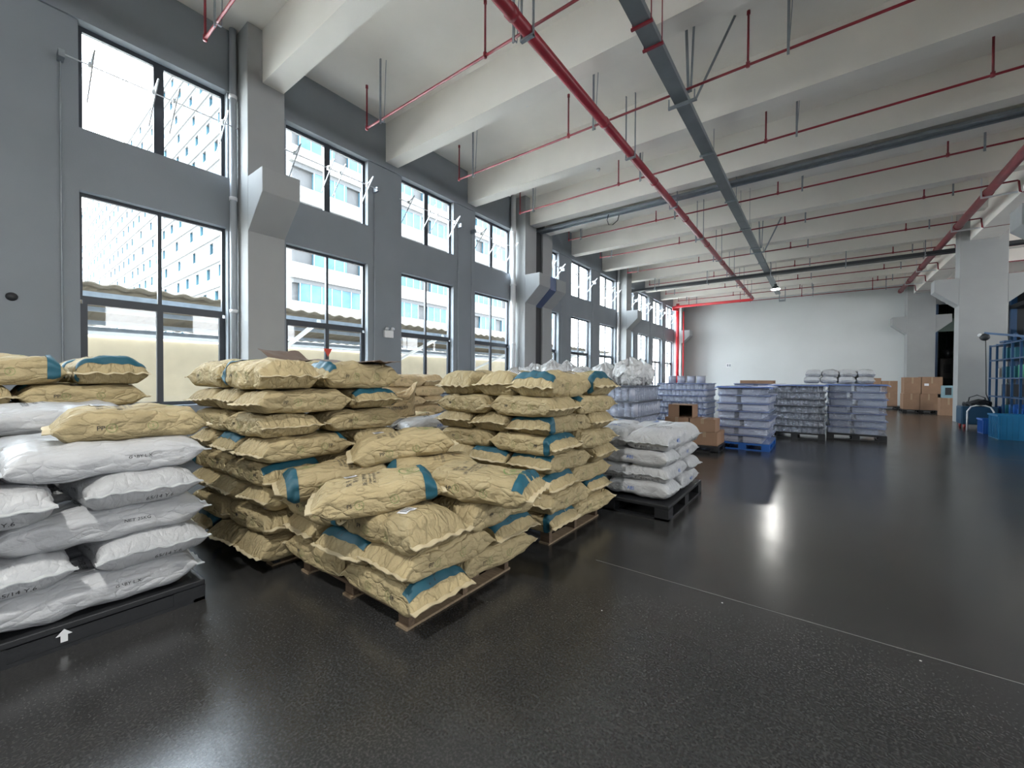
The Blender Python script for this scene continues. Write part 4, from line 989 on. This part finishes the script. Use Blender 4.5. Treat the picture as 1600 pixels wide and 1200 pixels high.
o = MB().box(-.08, .08, -.08, .08, 0, .10).tube([(0, 0, .1), (0, 0, .16)], .05, 10).build('green_cup', mat('bright_green', (.02, .42, .12), .4), None, loc=(3.72, 16.5, .402)); tag(o, 'small bright green container on the bright blue crate', 'container')
# tool bag / blue drum with hoses
o = empty('tool_cart', (3.75, 18.3, 0), 0, 'dark blue wheeled bin heaped with black hoses by the column', 'tool cart')
MB().box(-.38, .38, -.3, .3, .12, .66).build('bin', mat('navy_bin', (.012, .06, .12), .5), o, bevel=.03)
k = MB()
for q in range(5):
    a0 = q * .9
    k.tube([(.28 * math.cos(a0 + t * .5), .2 * math.sin(a0 + t * .5), .67 + .05 * q * .6 + .06 * math.sin(t * 1.3 + q)) for t in range(11)], .03, 8)
k.build('hose', dark_m, o, True)
k = MB()
for sx in (-.3, .3): k.tube([(sx - .02, -.24, .07), (sx + .02, -.24, .07)], .07, 16).tube([(sx - .02, .24, .07), (sx + .02, .24, .07)], .07, 16)
k.build('wheel', mat('red_wheel', (.3, .03, .03), .5), o, True)
MB().tube([(-.2, 0, .62), (-.16, 0, .92), (0, 0, 1.0), (.16, 0, .92), (.2, 0, .62)], .015, 8).build('handle', dark_m, o, True)
o = MB().tube([(-.25, 0, .0), (-.25, 0, .55), (-.18, 0, .68), (-.08, 0, .72), (.1, 0, .72), (.2, 0, .68), (.26, 0, .55), (.26, 0, 0)], .02, 10).build('trolley_handle', white_pl, None, True, loc=(3.62, 17.35, 0)); tag(o, 'white bent tube handle standing beside the bright blue crate', 'handle')
o = MB().sphere((0, 0, .06), .06).build('white_ball', white_pl, None, True, loc=(3.56, 16.05, 0)); tag(o, 'white ball on the floor left of the teal crate', 'ball', 'white balls by the crate')
o = MB().sphere((0, 0, .07), .07).build('white_ball', white_pl, None, True, loc=(3.66, 15.80, 0)); tag(o, 'larger white ball on the floor touching the teal crate', 'ball', 'white balls by the crate')
o = empty('tool_balancer_arm', (4.5, 18.3, 2.53), 0, 'blue swing arm with hanging cable on top of the rack', 'tool arm')
MB().bar((-.62, .0, .32), (.1, -.6, .12), .06).bar((.1, -.6, .12), (.25, -3.2, .10), .06).bar((-.1, -.3, .0), (-.1, -.3, .26), .05).bar((.15, -.3, .0), (-.1, -.3, .26), .04).box(-.35, .3, -.5, -.1, 0, .05).build('arm', bluest, o)
MB().sphere((-.62, 0, .2), .11).build('reel', dark_m, o, True); MB().sphere((-.72, 0, .26), .05).build('cap', white_pl, o, True)
MB().tube([(-.6, 0, .1), (-.58, 0, -.8), (-.57, .0, -1.5), (-.5, .0, -1.72)], .012, 6).build('cable', dark_m, o, True)
# machinery in the neighbouring hall
def machine(x, y, sx, sy, sz, m, lab):
    o = empty('machine', (x, y, 0), 0, lab, 'machine')
    MB().box(-sx / 2, sx / 2, -sy / 2, sy / 2, 0, sz * .45).build('base', m, o, bevel=.03)
    MB().box(-sx * .32, sx * .3, -sy * .3, sy * .35, sz * .45, sz * .8).build('housing', mat('machine_grey', (.09, .095, .095), .5), o, bevel=.03)
    MB().tube([(0, 0, sz * .8), (0, 0, sz * .95)], [sx * .08, sx * .22], 20).build('hopper', galv_m, o, True)
    MB().box(-sx * .2, sx * .05, -sy * .31, -sy * .3, sz * .55, sz * .7).build('panel', dark_m, o)
    k = MB()
    for q in range(3): k.bar((-sx * .3 + q * sx * .3, sy * .2, sz * .8), (-sx * .3 + q * sx * .3, sy * .2, 6.6), .05)
    k.build('duct', dark_m, o)
machine(6.9, 18.6, 1.8, 2.6, 3.6, mat('machine_green', (.06, .10, .09), .5), 'tall grey and green moulding machine beyond the right column')
machine(6.9, 24.3, 1.6, 2.4, 4.0, dark_m, 'dark machine standing farther back in the next hall')
machine(6.3, 30.0, 1.3, 1.8, 3.0, mat('machine_green', (.06, .10, .09), .5), 'green machine seen past the doorway in the next hall')
machine(5.9, 34.6, 1.2, 1.4, 3.4, dark_m, 'dark machine seen through the blue-framed doorway')
o = empty('steel_platform', (10.2, 24, 0), 0, 'dark steel mezzanine with stored goods across the next hall', 'platform')
MB().box(-2.7, 3, 3.4, 7.6, 3.0, 3.25).build('deck', dark_m, o); MB().box(-2.7, 3, 3.4, 7.6, 5.0, 5.2).build('deck', dark_m, o)
for yy in (3.5, 5.5, 7.4):
    for xx in (-2.6, 0, 2.8): MB().box(xx - .1, xx + .1, yy - .1, yy + .1, 0, 5.9).build('post', bluest, o)
MB().box(-2.7, 3, 7.5, 7.62, 0, 6.6).build('back_panel', mat('dark_panel', (.045, .05, .055), .7), o)
rq = random.Random(8)
for zz in (3.26, 5.21, .0):
    for q in range(5): MB().box(-2.4 + q * 1.05, -1.6 + q * 1.05, 3.7, 6.8, zz, zz + rq.uniform(.6, 1.3)).build('stored_case', [dark_m, card2_m, mat('machine_grey', (.09, .095, .095), .5), bluest][rq.randrange(4)], o)
# unseen fill lamps added over the next hall and around the camera
for q, (x, y) in enumerate(((7.5, 2.5), (7.5, 8.2), (7.5, 20.2), (-1.0, -1.6), (-2.2, -6.7))):
    highbay(x, y, 5.9, 'unseen fill lamp added in the %s' % ('next hall at the near end', 'next hall beside the twin columns', 'next hall above the machines', 'main hall above the camera', 'main hall farther behind the camera')[q], 110 if q < 3 else 155)
